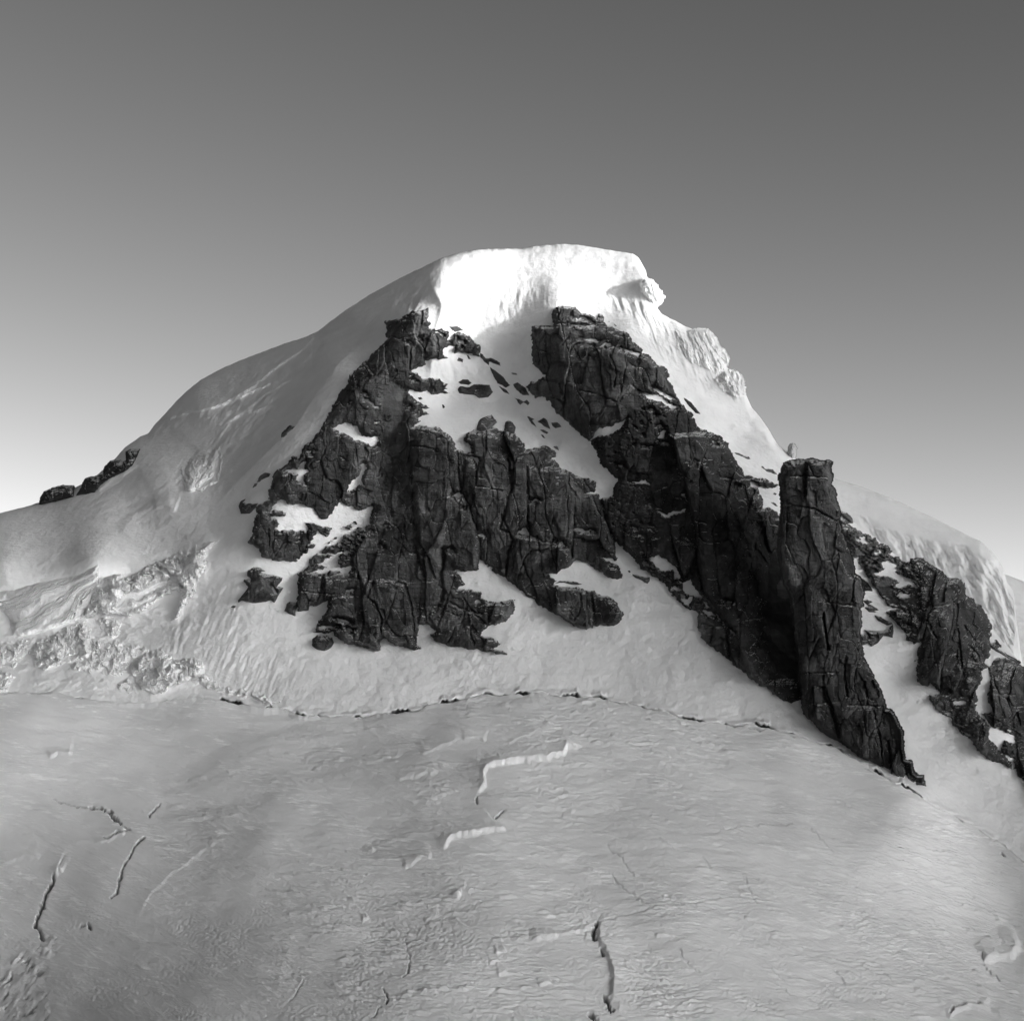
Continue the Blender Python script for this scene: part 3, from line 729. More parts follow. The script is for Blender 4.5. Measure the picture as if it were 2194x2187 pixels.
def rock_body(ops, seed, t0=10.0, w=6.0, step=1.5, base=None, bulges=(), cracks=(), flecks=(), back=None, amp=1.0, jag=2.8, lean=0.0, blocks=None, pre=None):
    """relief of a rock or ice body standing out of the slope; returns points, faces and face centres in photo pixels"""
    allp = np.concatenate([np.asarray(p, float) for s, p in ops if s == '+'])
    u0, v0 = allp.min(0) - 6; u1, v1 = allp.max(0) + 6
    us, vs = np.arange(u0, u1, step), np.arange(v0, v1, step)
    U, V = np.meshgrid(us, vs)
    JU = U + 0.8 * jag * gnoise(U / 4.5, V / 4.5, seed + 66) + jag * gnoise(U / 8, V / 8, seed + 61) + 1.2 * jag * gnoise(U / 24, V / 20, seed + 62)
    JV = V + jag * gnoise(U / 9, V / 7, seed + 63) + 1.2 * jag * gnoise(U / 22, V / 25, seed + 64)
    d = np.full(U.shape, -40.0)
    for s, p in ops:
        q = poly_sdf(p, JU, JV)
        d = np.maximum(d, q) if s == '+' else np.minimum(d, -q)
    for p, thr, wl in flecks:
        m = region(p, U, V, 8)
        n = fbm(U / wl, (V - 0.35 * U) / (wl * 0.45), seed + 71, 3, 0.6)
        d = np.minimum(d, np.where(m > 0.05, (thr - n * m) * 55, 40))
    base = (a_depth if base is None else base)(U, V)
    rise = 1 - np.exp(-np.clip(d, 0, None) / w)
    rise = np.where(d > 0, rise, d * 0.35)
    h = t0 * rise
    inner = smooth01(d / 9)
    hb = (joint_blocks(U, V, seed, amp, lean) if blocks is None else blocks(U, V, seed))
    for poly, soft, hh, tilt in bulges:
        m = region(poly, U, V, soft); cx = np.mean([q[0] for q in poly])
        hb = hb + m * (hh + tilt * (U - cx) * 0.5)
    for pts, cw, dep in cracks:
        cd, s, t = line_dist(pts, U + 2 * gnoise(U / 10, V / 10, 64), V + 2 * gnoise(U / 10, V / 10, 65), 20)
        hb = hb - dep * np.exp(-(cd / cw) ** 2)
    if pre is not None: hb = hb + pre(U, V)
    hb = np.maximum(hb, -0.86 * t0 * rise)
    h = h + hb * inner
    X = world_pts(U, V, base - h)
    f = grid_faces(len(vs), len(us))
    keep = (d.ravel()[f] > -2.2).any(1)
    f = f[keep]
    cu, cv = U.ravel()[f].mean(1), V.ravel()[f].mean(1)
    X = X.reshape(-1, 3)
    if back is not None:                                       # a free-standing body gets its far side too
        tb, wb = back
        hb2 = base + tb * (1 - np.exp(-np.clip(d, 0, None) / wb)) + 2
        st = 3
        X2 = world_pts(U, V, hb2).reshape(-1, 3)
        f2 = f[:, ::-1] + len(X)
        X = np.concatenate([X, X2]); f = np.concatenate([f, f2]); cu = np.concatenate([cu, cu]); cv = np.concatenate([cv, cv])
    return X, f, cu, cv

def components(f):
    """faces grouped into connected pieces"""
    lab = np.arange(f.max() + 1)
    while True:
        old = lab.copy()
        m = lab[f].min(1)
        np.minimum.at(lab, f.ravel(), np.repeat(m, f.shape[1]))
        lab = lab[lab]
        if (lab == old).all(): break
    l = lab[f[:, 0]]
    return [f[l == k] for k in np.unique(l)]

def rock(name, label, cat, ops, seed, mat=ROCK, group=None, parts=None, apart=False, **kw):
    X, f, cu, cv = rock_body(ops, seed, **kw)
    if not parts:
        return tag(add_mesh(name, X, f, mat, smooth=False), label, cat, group)
    used = X[np.unique(f)]
    org = np.array([used[:, 0].mean(), used[:, 1].mean(), used[:, 2].min()])
    root = bpy.data.objects.new(name, None); root.location = tuple(org); root.empty_display_size = 20
    col.objects.link(root)
    tag(root, label, cat, group)
    owner = np.full(len(f), -1)
    for i, pt in enumerate(parts[:-1]):
        m = (owner < 0) & (poly_sdf(pt[1], cu + 3 * gnoise(cu / 11, cv / 11, 7), cv + 3 * gnoise(cu / 11, cv / 11, 8), 5) > 0)
        owner[m] = i
    owner[owner < 0] = len(parts) - 1
    for i, pt in enumerate(parts):
        if (owner == i).sum() < 4: continue
        for g in (components(f[owner == i]) if apart else [f[owner == i]]):
            if len(g) < 30: continue
            o = add_mesh(pt[0], X, g, pt[2] if len(pt) > 2 and pt[2] else mat, smooth=False, parent=root)
            if len(pt) > 3: o["label"] = pt[3]
    return root

# ---- great rock wall left of the snow gully
R1 = (P(17, [(0, 1180), (50, 1130), (130, 1050), (220, 980), (330, 860), (440, 760), (510, 690), (510, 600), (475, 450), (520, 430), (700, 380), (770, 360), (840, 310), (1000, 265), (1090, 260), (1080, 380), (1050, 410),
            (1130, 460), (1080, 500), (1080, 530), (1160, 540), (1180, 560), (1250, 545), (1290, 540), (1380, 590), (1370, 640), (1340, 700), (1360, 690), (1420, 670), (1410, 640), (1440, 610), (1560, 600), (1600, 620),
            (1790, 780), (1780, 850), (1790, 920), (1610, 870), (1430, 880), (1430, 820), (1470, 790), (1360, 770), (1310, 800), (1280, 850), (1290, 910), (1345, 950), (1210, 960), (1180, 945), (1040, 970), (1030, 1040),
            (1000, 1055), (840, 1110), (850, 1130), (930, 1160), (1000, 1220), (1080, 1240), (1080, 1210), (1200, 1220), (1300, 1280), (1350, 1310), (1290, 1350), (1360, 1370), (1280, 1380), (1365, 1435), (1230, 1430),
            (1130, 1440), (1190, 1465), (1090, 1440), (1050, 1390), (990, 1410), (810, 1400), (850, 1470), (880, 1490), (960, 1560), (1115, 1640), (980, 1640), (1110, 1725), (1050, 1720), (940, 1770), (950, 1800),
            (985, 1805), (900, 1850), (870, 1870), (960, 1870), (1080, 1890), (1190, 1890)])
      + P(5, [(340, 62), (410, 100), (470, 160), (490, 240), (520, 240), (570, 260), (620, 265), (600, 200), (560, 180), (550, 140), (580, 95), (670, 78), (780, 66), (800, 66), (880, 82), (960, 108), (1020, 150), (1055, 215),
              (1060, 245), (1170, 225), (1230, 212), (1310, 290), (1280, 320), (1360, 400), (1420, 410), (1500, 465), (1570, 475), (1640, 505), (1650, 590), (1690, 660), (1720, 790), (1770, 900), (1800, 1000), (1815, 1150),
              (1800, 1165), (1700, 1140), (1820, 1200), (1870, 1280), (1860, 1310), (1780, 1315), (1700, 1280), (1620, 1210), (1560, 1180), (1470, 1155), (1430, 1200), (1360, 1240), (1310, 1275), (1240, 1278), (1320, 1310),
              (1300, 1360), (1500, 1380), (1620, 1410), (1730, 1450), (1820, 1510), (1870, 1600), (1840, 1680), (1790, 1700), (1650, 1695), (1630, 1680), (1610, 1715), (1560, 1730), (1470, 1690), (1290, 1600), (1150, 1510),
              (1010, 1395), (930, 1330), (800, 1250), (720, 1170), (695, 1150), (680, 1230), (640, 1240), (560, 1252), (490, 1230), (530, 1290), (570, 1350), (500, 1392), (570, 1400), (690, 1420), (700, 1460), (760, 1490),
              (850, 1505), (970, 1482), (975, 1540), (960, 1600), (900, 1650), (830, 1690), (775, 1692), (755, 1705), (700, 1745), (690, 1780), (770, 1790), (850, 1840), (825, 1870), (780, 1880), (900, 1905), (915, 1935),
              (840, 1930), (700, 1900), (560, 1880), (430, 1865), (320, 1825), (265, 1770), (340, 1730), (250, 1690), (190, 1700), (175, 1800), (165, 1850), (210, 1885), (150, 1905), (60, 1870)])
      + P(4, [(1415, 1855), (1340, 1825), (1320, 1800), (1285, 1820), (1300, 1895), (1270, 1905), (1160, 1880), (1010, 1850), (960, 1800), (890, 1745), (850, 1755), (750, 1762), (760, 1700), (830, 1590), (865, 1500),
              (720, 1570), (690, 1580), (610, 1580), (600, 1540), (610, 1400), (610, 1270), (650, 1235), (700, 1160), (690, 1110), (650, 1090), (640, 1130), (580, 1170), (400, 1155), (300, 1130), (290, 1060), (240, 1030),
              (195, 1010), (230, 950), (250, 830), (275, 730), (285, 700), (370, 660), (365, 600), (400, 480), (440, 410), (500, 365), (540, 340), (570, 295), (600, 320), (640, 250), (660, 215), (720, 170), (760, 115),
              (800, 70), (840, -5)])
      + P(1, [(900, 1430), (940, 1340), (1010, 1250)]))
R1_HOLES = [
 P(4, [(430, 690), (480, 650), (520, 685), (600, 690), (680, 710), (760, 750), (790, 800), (840, 822), (930, 880), (890, 895), (800, 870), (660, 838), (700, 910), (680, 942), (640, 900), (620, 945), (560, 910), (480, 915), (430, 890), (460, 860),
       (440, 820), (390, 800), (380, 788), (500, 795), (520, 765), (430, 745), (390, 738)]),
 P(4, [(835, 825), (970, 662), (1000, 700), (1060, 712), (1070, 745), (1140, 745), (1222, 708), (1200, 850), (1150, 890), (1070, 880), (1120, 800), (1040, 860), (980, 880), (1050, 910), (1060, 930), (985, 950), (980, 1000), (860, 1045), (950, 950),
       (870, 1000), (830, 1060), (790, 1075), (760, 1110), (870, 1085), (905, 1105), (960, 1090), (1000, 1095), (935, 1112), (940, 1170), (955, 1225), (1050, 1205), (1045, 1240), (1020, 1258), (870, 1238), (840, 1270), (725, 1258), (860, 1205),
       (785, 1185), (895, 1120), (880, 1100), (750, 1112), (700, 1150), (700, 1205), (620, 1250), (560, 1300), (480, 1300), (600, 1170), (660, 1120), (690, 1100), (690, 1060), (740, 1050), (745, 1020), (690, 1015), (720, 990), (770, 915), (860, 965), (920, 890)]),
 P(4, [(890, 70), (960, 40), (1000, 20), (1050, 30), (1100, 70), (1180, 150), (1280, 140), (1260, 200), (1210, 212), (1170, 180), (1080, 150), (1030, 120), (960, 105), (930, 85)]),
 P(4, [(500, 418), (610, 400), (630, 360), (690, 340), (660, 390), (705, 430), (660, 450), (672, 522), (590, 500), (610, 440), (520, 427)]),
 P(4, [(1140, 352), (1178, 356), (1172, 400), (1132, 490), (1135, 530), (1080, 560), (1015, 585), (1060, 508), (1130, 450)]),
 P(4, [(680, 1578), (720, 1525), (740, 1545), (868, 1490), (845, 1532), (740, 1575)]), P(4, [(915, 1632), (980, 1640), (1045, 1672), (980, 1668)]), P(4, [(775, 1705), (860, 1698), (945, 1710), (860, 1718)]),
 P(4, [(1008, 1706), (1056, 1725), (1040, 1742)]), P(4, [(1005, 1406), (1072, 1406), (1068, 1420), (1010, 1420)]), P(4, [(1000, 640), (1055, 645), (1040, 655)]), P(4, [(1320, 870), (1355, 868), (1340, 885)]), P(4, [(1190, 915), (1235, 918), (1210, 928)]),
 P(4, [(1285, 1020), (1305, 1055), (1290, 1062)]), P(4, [(680, 260), (735, 252), (700, 275)]), P(4, [(1270, 465), (1300, 452), (1285, 472)]),
 P(5, [(455, 630), (500, 600), (520, 595), (548, 640), (510, 630), (480, 638)]), P(5, [(665, 940), (700, 932), (738, 958), (690, 952)]), P(5, [(995, 932), (1030, 905), (1065, 885), (1094, 955), (1050, 945)]),
 P(5, [(1325, 1022), (1362, 1002), (1406, 1050), (1370, 1037)]), P(5, [(1555, 602), (1600, 583), (1665, 594), (1640, 603)]), P(5, [(1450, 902), (1500, 890), (1625, 908), (1540, 915)]), P(5, [(580, 303), (630, 303), (692, 350), (660, 372), (640, 330)]),
 P(5, [(405, 1066), (440, 1057), (482, 1085), (450, 1083)]), P(5, [(655, 1497), (680, 1480), (703, 1495), (680, 1508)]), P(5, [(298, 1548), (342, 1532), (320, 1555)]), P(5, [(1110, 660), (1165, 662), (1140, 672)]), P(5, [(545, 715), (562, 712), (562, 728)]),
 P(5, [(1690, 1130), (1760, 1140), (1810, 1165), (1740, 1160)]),
 P(17, [(1155, 575), (1230, 590), (1285, 622), (1240, 618)]), P(17, [(938, 656), (992, 665), (1003, 694)]), P(17, [(1475, 675), (1565, 720), (1520, 745), (1490, 705)]), P(17, [(1500, 750), (1520, 755), (1535, 795)]), P(17, [(165, 1440), (200, 1422), (235, 1440), (190, 1458)]),
 P(17, [(195, 1520), (262, 1520), (330, 1588), (408, 1622), (350, 1625), (270, 1575)]), P(17, [(785, 1612), (810, 1600), (830, 1634)]), P(17, [(765, 1650), (812, 1646), (802, 1664)]), P(17, [(335, 1810), (380, 1812), (415, 1832), (370, 1834)]), P(17, [(0, 1550), (45, 1553), (20, 1574)]),
 P(17, [(500, 1757), (542, 1742), (522, 1764)]), P(17, [(825, 1192), (872, 1178), (852, 1208)]), P(17, [(855, 1248), (920, 1252), (932, 1274)]), P(17, [(860, 740), (790, 725), (850, 718)]),
]
R1_BULGE = [
 (P(5, [(60, 60), (330, 50), (470, 150), (500, 340), (520, 540), (640, 850), (690, 1150), (640, 1240), (480, 1230), (380, 1050), (180, 1000), (150, 700), (90, 300)]), 7, 13, 0.10),   # rounded column
 (P(5, [(560, 90), (1060, 160), (1075, 380), (1085, 830), (930, 930), (690, 920), (540, 560), (560, 300)]), 7, 8, 0.0),
 (P(5, [(1085, 400), (1400, 410), (1470, 600), (1440, 1000), (1200, 1000), (1090, 850)]), 6, 9, 0.12),
 (P(5, [(1000, 960), (1380, 1020), (1440, 1160), (1220, 1280), (1000, 1300), (960, 1050)]), 6, 10, 0.15),
 (P(5, [(1280, 1360), (1620, 1410), (1640, 1700), (1560, 1730), (1280, 1600)]), 6, 8, 0.0),
 (P(5, [(1620, 1420), (1870, 1560), (1870, 1720), (1650, 1720)]), 6, 5, 0.1),
 (P(5, [(-180, 1330), (70, 1350), (140, 1550), (160, 1900), (-150, 1900)]), 6, 9, 0.0),
 (P(4, [(1080, 1290), (1180, 1330), (1260, 1500), (1290, 1880), (1020, 1850), (830, 1600), (870, 1460), (1060, 1440)]), 7, 8, 0.0),
 (P(4, [(610, 1250), (800, 1270), (1100, 1250), (1060, 1430), (860, 1450), (610, 1560)]), 5, 6, -0.05),
 (P(4, [(230, 720), (390, 790), (560, 930), (640, 1140), (300, 1150), (190, 1010)]), 6, 6, -0.1),
 (P(17, [(500, 690), (840, 720), (830, 1110), (640, 1250), (420, 1180), (300, 900)]), 8, 7, 0.12),
 (P(17, [(480, 430), (760, 370), (700, 620), (520, 640)]), 4, 5, 0.35), (P(17, [(840, 310), (1090, 255), (1080, 480), (850, 500)]), 4, 7, 0.2),
 (P(17, [(300, 1300), (640, 1300), (760, 1400), (720, 1926), (300, 1926)]), 16, -13, -0.35),        # the black recess
 (P(5, [(-100, 60), (60, 60), (110, 400), (20, 600), (-120, 600)]), 10, -9, -0.3),
]
R1_CRACKS = [(P(5, p), w, d) for p, w, d in [
 ([(500, 240), (510, 470), (535, 590), (590, 700), (640, 850), (680, 940), (690, 1140)], 2.2, 8), ([(920, 330), (935, 450), (960, 560), (920, 640), (890, 780), (850, 900), (930, 930), (960, 1000), (920, 1100), (900, 1300)], 2.2, 9),
 ([(1075, 390), (1085, 600), (1080, 830), (1110, 950), (1200, 1000), (1380, 1022)], 2.2, 8), ([(150, 1040), (190, 1180), (235, 1290)], 2.6, 9), ([(380, 1060), (390, 1180), (360, 1290), (385, 1400), (365, 1500)], 3.2, 10),
 ([(0, 1340), (70, 1360), (120, 1540), (160, 1880)], 2.2, 8), ([(1470, 600), (1460, 900), (1440, 1150)], 2.0, 6), ([(1340, 890), (1340, 1020)], 1.6, 5), ([(1600, 1400), (1640, 1690)], 2.4, 8), ([(1510, 1390), (1525, 1540), (1470, 1650)], 1.6, 5),
 ([(100, 215), (250, 222), (340, 262)], 1.5, 6), ([(650, 545), (870, 582)], 1.4, 5), ([(120, 375), (250, 410)], 1.4, 4), ([(660, 370), (650, 530)], 1.8, 6), ([(640, 620), (600, 740)], 1.8, 6), ([(860, 780), (930, 930)], 2, 6), ([(1160, 960), (1180, 1090)], 1.4, 5),
 ([(1270, 1030), (1290, 1150), (1330, 1230)], 1.4, 5), ([(230, 230), (340, 240)], 1.3, 4), ([(1230, 1390), (1270, 1500), (1280, 1590)], 1.6, 5), ([(540, 1460), (640, 1600), (750, 1700)], 1.8, 6), ([(440, 1500), (540, 1560), (700, 1600)], 1.8, 6), ([(600, 1760), (640, 1850)], 2, 6),
 ([(1400, 410), (1430, 560), (1480, 620)], 2.0, 6)]] + [(P(4, p), w, d) for p, w, d in [
 ([(820, 1280), (800, 1420), (740, 1530)], 2, 7), ([(610, 1405), (800, 1430), (900, 1440)], 1.5, 6), ([(1110, 1290), (1170, 1450), (1250, 1520), (1300, 1650), (1280, 1800)], 2.2, 8), ([(1230, 1330), (1190, 1450)], 1.6, 5),
 ([(500, 560), (560, 470)], 1.8, 5), ([(690, 560), (650, 690)], 1.8, 5), ([(370, 900), (370, 1030)], 1.6, 5), ([(960, 300), (1000, 330)], 1.6, 4)]] + [(P(17, p), w, d) for p, w, d in [
 ([(990, 280), (985, 480)], 1.6, 7), ([(840, 720), (820, 1100)], 1.8, 8), ([(520, 650), (700, 680), (900, 620)], 1.8, 6), ([(1170, 590), (1220, 780), (1200, 920)], 1.5, 5), ([(200, 1000), (340, 1180)], 1.6, 5)]]
def strip(pts, w0, w1):
    p = np.array(pts, float); t = np.gradient(p, axis=0); t /= np.hypot(t[:, 0], t[:, 1])[:, None]
    n = np.stack([-t[:, 1], t[:, 0]], -1) * np.linspace(w0, w1, len(p))[:, None] / 2
    return [tuple(q) for q in np.concatenate([p + n, (p - n)[::-1]])]
VEIN = strip(P(5, [(-20, 890), (60, 790), (130, 690), (160, 635), (230, 570), (330, 490), (430, 455), (530, 462), (640, 400), (740, 350), (860, 310), (1000, 240)]), 6.0, 3.0)
rock("cliff", "broad dark rock wall of upright columns left of the snow gully", "cliff",
     [('+', R1)] + [('-', h) for h in R1_HOLES], 301, t0=15, w=5, step=1.4, bulges=R1_BULGE, cracks=R1_CRACKS,
     flecks=[(P(4, [(840, 820), (980, 700), (1220, 720), (1180, 900), (1060, 1100), (900, 1250), (740, 1250), (760, 1050)]), 0.12, 15), (P(5, [(200, 1530), (480, 1500), (700, 1600), (300, 1680)]), 0.42, 16)],
     parts=[("quartz_vein", VEIN, QUARTZ, "pale thin vein slanting across the dark columns"), ("rock_tower", P(17, [(400, 200), (1100, 200), (1180, 520), (1000, 640), (700, 690), (400, 720)])),
            ("crag", P(17, [(1060, 500), (1500, 500), (1900, 750), (1900, 950), (1350, 1000), (1000, 1080), (900, 900), (950, 660)])),
            ("ledge", P(17, [(760, 1110), (1000, 1100), (1450, 1220), (1450, 1500), (1050, 1480), (830, 1420), (740, 1300)])),
            ("buttress", P(5, [(40, 20), (330, 30), (510, 150), (500, 340), (520, 540), (640, 850), (690, 1150), (640, 1260), (480, 1240), (380, 1050), (180, 1000), (90, 640), (60, 300)])),
            ("buttress", P(5, [(500, 0), (1060, 130), (1075, 380), (1085, 830), (1000, 940), (930, 1340), (700, 1200), (640, 850), (520, 540), (500, 240)])),
            ("buttress", P(5, [(1075, 180), (1660, 400), (1700, 660), (1840, 1180), (1900, 1330), (1700, 1290), (1470, 1150), (1380, 1020), (1090, 900)])),
            ("buttress", P(5, [(1000, 900), (1380, 1020), (1470, 1150), (1240, 1290), (1300, 1600), (930, 1340), (940, 1000)])),
            ("slab", P(5, [(1240, 1300), (1620, 1390), (1900, 1550), (1900, 1730), (1560, 1760), (1270, 1610)])),
            ("slab", P(5, [(360, 1240), (600, 1340), (1000, 1450), (1000, 1700), (920, 1960), (240, 1900), (150, 1640), (330, 1500)])),
            ("buttress", P(4, [(1060, 1080), (1560, 1030), (1620, 1280), (1620, 1500), (1600, 1940), (1290, 1920), (1290, 1700), (1110, 1280)])),
            ("slab", P(4, [(560, 1180), (1110, 1200), (1300, 1700), (1310, 1930), (680, 1800), (840, 1480), (560, 1640)])),
            ("crag", P(4, [(150, 600), (420, 640), (640, 840), (700, 1180), (150, 1200)])),
            ("headwall", None)])

# ---- right rock wall
R2 = (P(3, [(155, 375), (240, 370), (325, 372), (320, 310), (330, 260), (370, 220), (430, 205), (490, 215), (545, 265), (590, 272), (655, 290), (700, 320), (715, 278), (748, 300), (748, 350), (800, 385), (870, 405), (940, 435), (960, 470), (1020, 520),
            (1060, 580), (1070, 608), (1120, 622), (1150, 665), (1190, 690), (1245, 710), (1300, 790), (1268, 800), (1290, 850), (1340, 940), (1380, 1000), (1440, 1070), (1480, 1120)])
      + P(18, [(740, 225), (725, 245), (770, 275), (810, 360), (880, 390), (1000, 440), (1110, 485), (1110, 515), (1160, 560), (1160, 600), (1210, 660), (1220, 700), (1300, 820), (1345, 920), (1420, 940), (1480, 950), (1600, 970), (1740, 1020), (1790, 1050),
               (1700, 1062), (1620, 1078), (1520, 1055), (1490, 1010), (1430, 995), (1415, 1050), (1500, 1065), (1515, 1150), (1555, 1160), (1565, 1310), (1640, 1285), (1700, 1320), (1745, 1400), (1850, 1420)])
      + [(1700, 1180), (1710, 1280), (1720, 1340), (1728, 1450), (1730, 1502), (1714, 1500), (1692, 1507), (1662, 1491), (1643, 1473), (1631, 1472), (1600, 1445)]
      + P(6, [(1280, 1860), (1200, 1780), (1120, 1720), (1030, 1670), (980, 1600), (950, 1540), (940, 1400), (915, 1385), (830, 1355), (790, 1315), (720, 1230), (660, 1160), (600, 1110), (540, 1060), (480, 1030), (420, 960), (385, 910), (320, 860),
              (250, 800), (240, 760), (200, 700), (170, 600), (140, 470), (150, 448), (240, 440)])
      + P(3, [(825, 1760), (820, 1710), (870, 1640), (840, 1640), (750, 1550), (690, 1440), (640, 1340), (600, 1310), (570, 1275), (520, 1240), (440, 1170), (380, 1110), (340, 1080), (300, 1010), (230, 960), (180, 975), (130, 920), (110, 880), (130, 850),
              (200, 825), (260, 800), (200, 725), (160, 690), (150, 620), (145, 480)]))
R2_HOLES = [P(3, p) for p in [
 [(630, 1330), (700, 1222), (780, 1212), (860, 1178), (935, 1138), (895, 1212), (845, 1250), (760, 1284), (700, 1275), (655, 1320)], [(1160, 878), (1200, 895), (1240, 925), (1335, 985), (1280, 978), (1200, 945)],
 [(1055, 930), (1120, 932), (1190, 948), (1290, 1008), (1370, 1050), (1300, 1064), (1290, 1035), (1220, 1004), (1110, 978)], [(550, 488), (620, 482), (702, 492), (620, 502)], [(702, 554), (760, 512), (820, 530), (760, 540)], [(500, 315), (580, 298), (665, 348), (600, 328)],
 [(885, 558), (930, 565), (1000, 598), (1055, 598), (1030, 655), (1000, 624), (940, 598)], [(878, 435), (902, 428), (896, 448)], [(1185, 1302), (1210, 1265), (1245, 1236), (1232, 1304)], [(1116, 1058), (1150, 1072), (1180, 1108), (1140, 1085)],
 [(1188, 1198), (1228, 1208), (1215, 1224)], [(1640, 1333), (1680, 1328), (1692, 1362), (1650, 1348)], [(860, 1528), (915, 1530), (880, 1540)], [(470, 366), (600, 372), (740, 360), (600, 384)]]] + [P(18, p) for p in [
 [(0, 1000), (105, 1015), (130, 968), (165, 1000), (180, 980), (235, 1022), (100, 1028)], [(315, 1333), (380, 1372), (450, 1383), (560, 1348), (642, 1328), (632, 1352), (460, 1414), (370, 1398)], [(192, 1278), (248, 1302), (220, 1302)],
 [(598, 1152), (640, 1133), (652, 1157)], [(1232, 1045), (1292, 1053), (1250, 1065)], [(15, 1538), (72, 1560), (40, 1564)], [(202, 1558), (278, 1597), (230, 1588)], [(95, 1608), (152, 1637), (110, 1628)], [(328, 484), (350, 430), (415, 388), (392, 474)],
 [(140, 598), (260, 568), (150, 608)], [(320, 335), (350, 330), (390, 365), (340, 350)], [(360, 540), (450, 530), (400, 548)], [(575, 900), (590, 900), (610, 940)], [(220, 140), (260, 145), (300, 200), (270, 185)]]] + [P(6, p) for p in [
 [(578, 962), (600, 928), (660, 948), (720, 988), (762, 1030), (805, 1100), (782, 1115), (740, 1042), (640, 1044), (600, 1014)], [(818, 1140), (880, 1128), (902, 1180), (975, 1257), (870, 1253), (820, 1192)], [(822, 1280), (902, 1262), (882, 1312), (850, 1334), (824, 1312)],
 [(978, 1368), (1040, 1388), (1080, 1418), (1020, 1414)], [(998, 1298), (1044, 1348), (1010, 1343)], [(1078, 1398), (1155, 1468), (1110, 1444)], [(1185, 1295), (1222, 1298), (1185, 1328)], [(1198, 1528), (1244, 1558), (1210, 1558)], [(718, 1190), (772, 1182), (740, 1204)]]]
R2_BULGE = [
 (P(6, [(720, -60), (830, 340), (930, 750), (950, 1000), (1010, 1250), (1200, 1500), (1400, 1926), (1800, 1926), (1700, 1280), (1600, 1000), (1500, 600), (1320, 260), (1180, 40), (1000, -80)]), 6, 15, -0.22),
 (P(6, [(1480, 700), (1640, 900), (1740, 1290), (1800, 1926), (1560, 1926), (1450, 1300)]), 30, -22, -0.25),
 (P(3, [(150, 380), (470, 380), (560, 480), (560, 700), (300, 680), (150, 640)]), 6, 9, 0.0),
 (P(3, [(320, 300), (440, 200), (560, 270), (540, 360), (320, 370)]), 4, 7, 0.1),
 (P(3, [(560, 560), (900, 560), (1000, 880), (850, 1000), (560, 920)]), 8, 7, 0.1),
 (P(3, [(540, 920), (860, 1000), (980, 1100), (820, 1200), (560, 1180), (500, 1040)]), 7, 7, -0.12),
 (P(3, [(1000, 620), (1160, 660), (1260, 820), (1180, 920), (1000, 860)]), 5, 7, 0.2),
 (P(3, [(390, 400), (560, 420), (560, 860), (420, 800)]), 10, -6, -0.3),
 (P(6, [(300, 20), (600, 40), (760, 120), (820, 500), (900, 820), (560, 760), (500, 500)]), 12, -8, -0.15),
]
R2_CRACKS = [(P(3, p), w, d) for p, w, d in [([(540, 905), (700, 945), (850, 1005)], 1.6, 7), ([(260, 420), (270, 600), (300, 700)], 1.5, 5), ([(380, 860), (420, 1000), (400, 1080)], 1.8, 6), ([(470, 440), (400, 540)], 1.6, 5), ([(800, 620), (850, 760), (830, 880)], 1.4, 5),
 ([(150, 560), (280, 600)], 1.6, 5), ([(340, 310), (340, 365), (560, 350)], 1.5, 5), ([(980, 860), (1050, 940)], 1.5, 5), ([(620, 620), (560, 860)], 2.0, 6)]] + [(P(6, p), w, d) for p, w, d in [
 ([(740, 20), (830, 350), (930, 750), (940, 1000), (1000, 1250)], 2.4, 9), ([(930, 640), (1010, 660)], 1.6, 5), ([(1180, 1560), (1200, 1700), (1210, 1780)], 2, 6), ([(1130, 280), (1250, 300), (1380, 290)], 2, 6), ([(1380, 1000), (1350, 1300), (1270, 1450)], 2, 5), ([(540, 1090), (560, 700)], 1.6, 4)]]
rock("cliff", "steep black rock wall right of the snow gully and left of the pillar", "cliff",
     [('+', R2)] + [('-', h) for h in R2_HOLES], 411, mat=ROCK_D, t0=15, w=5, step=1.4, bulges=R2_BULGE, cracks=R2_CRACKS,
     flecks=[(P(3, [(640, 1330), (900, 1150), (1100, 1000), (1330, 1100), (1300, 1330), (1000, 1400), (850, 1560), (700, 1450)]), 0.40, 18), (P(6, [(390, 880), (600, 930), (760, 1030), (1000, 1250), (1040, 1380), (900, 1380), (700, 1200), (500, 1030)]), 0.20, 16),
             (P(6, [(140, 440), (240, 400), (330, 290), (620, 320), (600, 560), (540, 780), (380, 800), (200, 650)]), 0.44, 15), (P(3, [(1060, 960), (1300, 1020), (1360, 1120), (1150, 1120)]), 0.36, 15)],
     parts=[("rock_knob", P(3, [(250, 150), (560, 180), (770, 250), (770, 350), (620, 345), (320, 372), (280, 372)]), ROCK),
            ("buttress", P(3, [(100, 340), (640, 345), (940, 420), (1080, 600), (700, 560), (560, 640), (520, 880), (420, 860), (100, 720)]), ROCK),
            ("buttress", P(3, [(520, 880), (560, 640), (700, 560), (1080, 600), (1320, 790), (1360, 960), (1160, 900), (1000, 900), (860, 1000), (540, 920)]), ROCK),
            ("slab", P(3, [(60, 800), (420, 860), (540, 910), (860, 1000), (1000, 1130), (620, 1330), (440, 1240), (60, 960)]), ROCK),
            ("buttress", P(6, [(720, -80), (830, 340), (930, 750), (950, 1000), (1010, 1250), (1180, 1480), (1500, 1990), (1950, 1990), (1950, 300), (1300, 200), (1150, -40), (1000, -100)])),
            ("slab", P(6, [(930, 1370), (1010, 1250), (1180, 1480), (1500, 1990), (1300, 2000), (900, 1560)]), ROCK),
            ("headwall", None)])

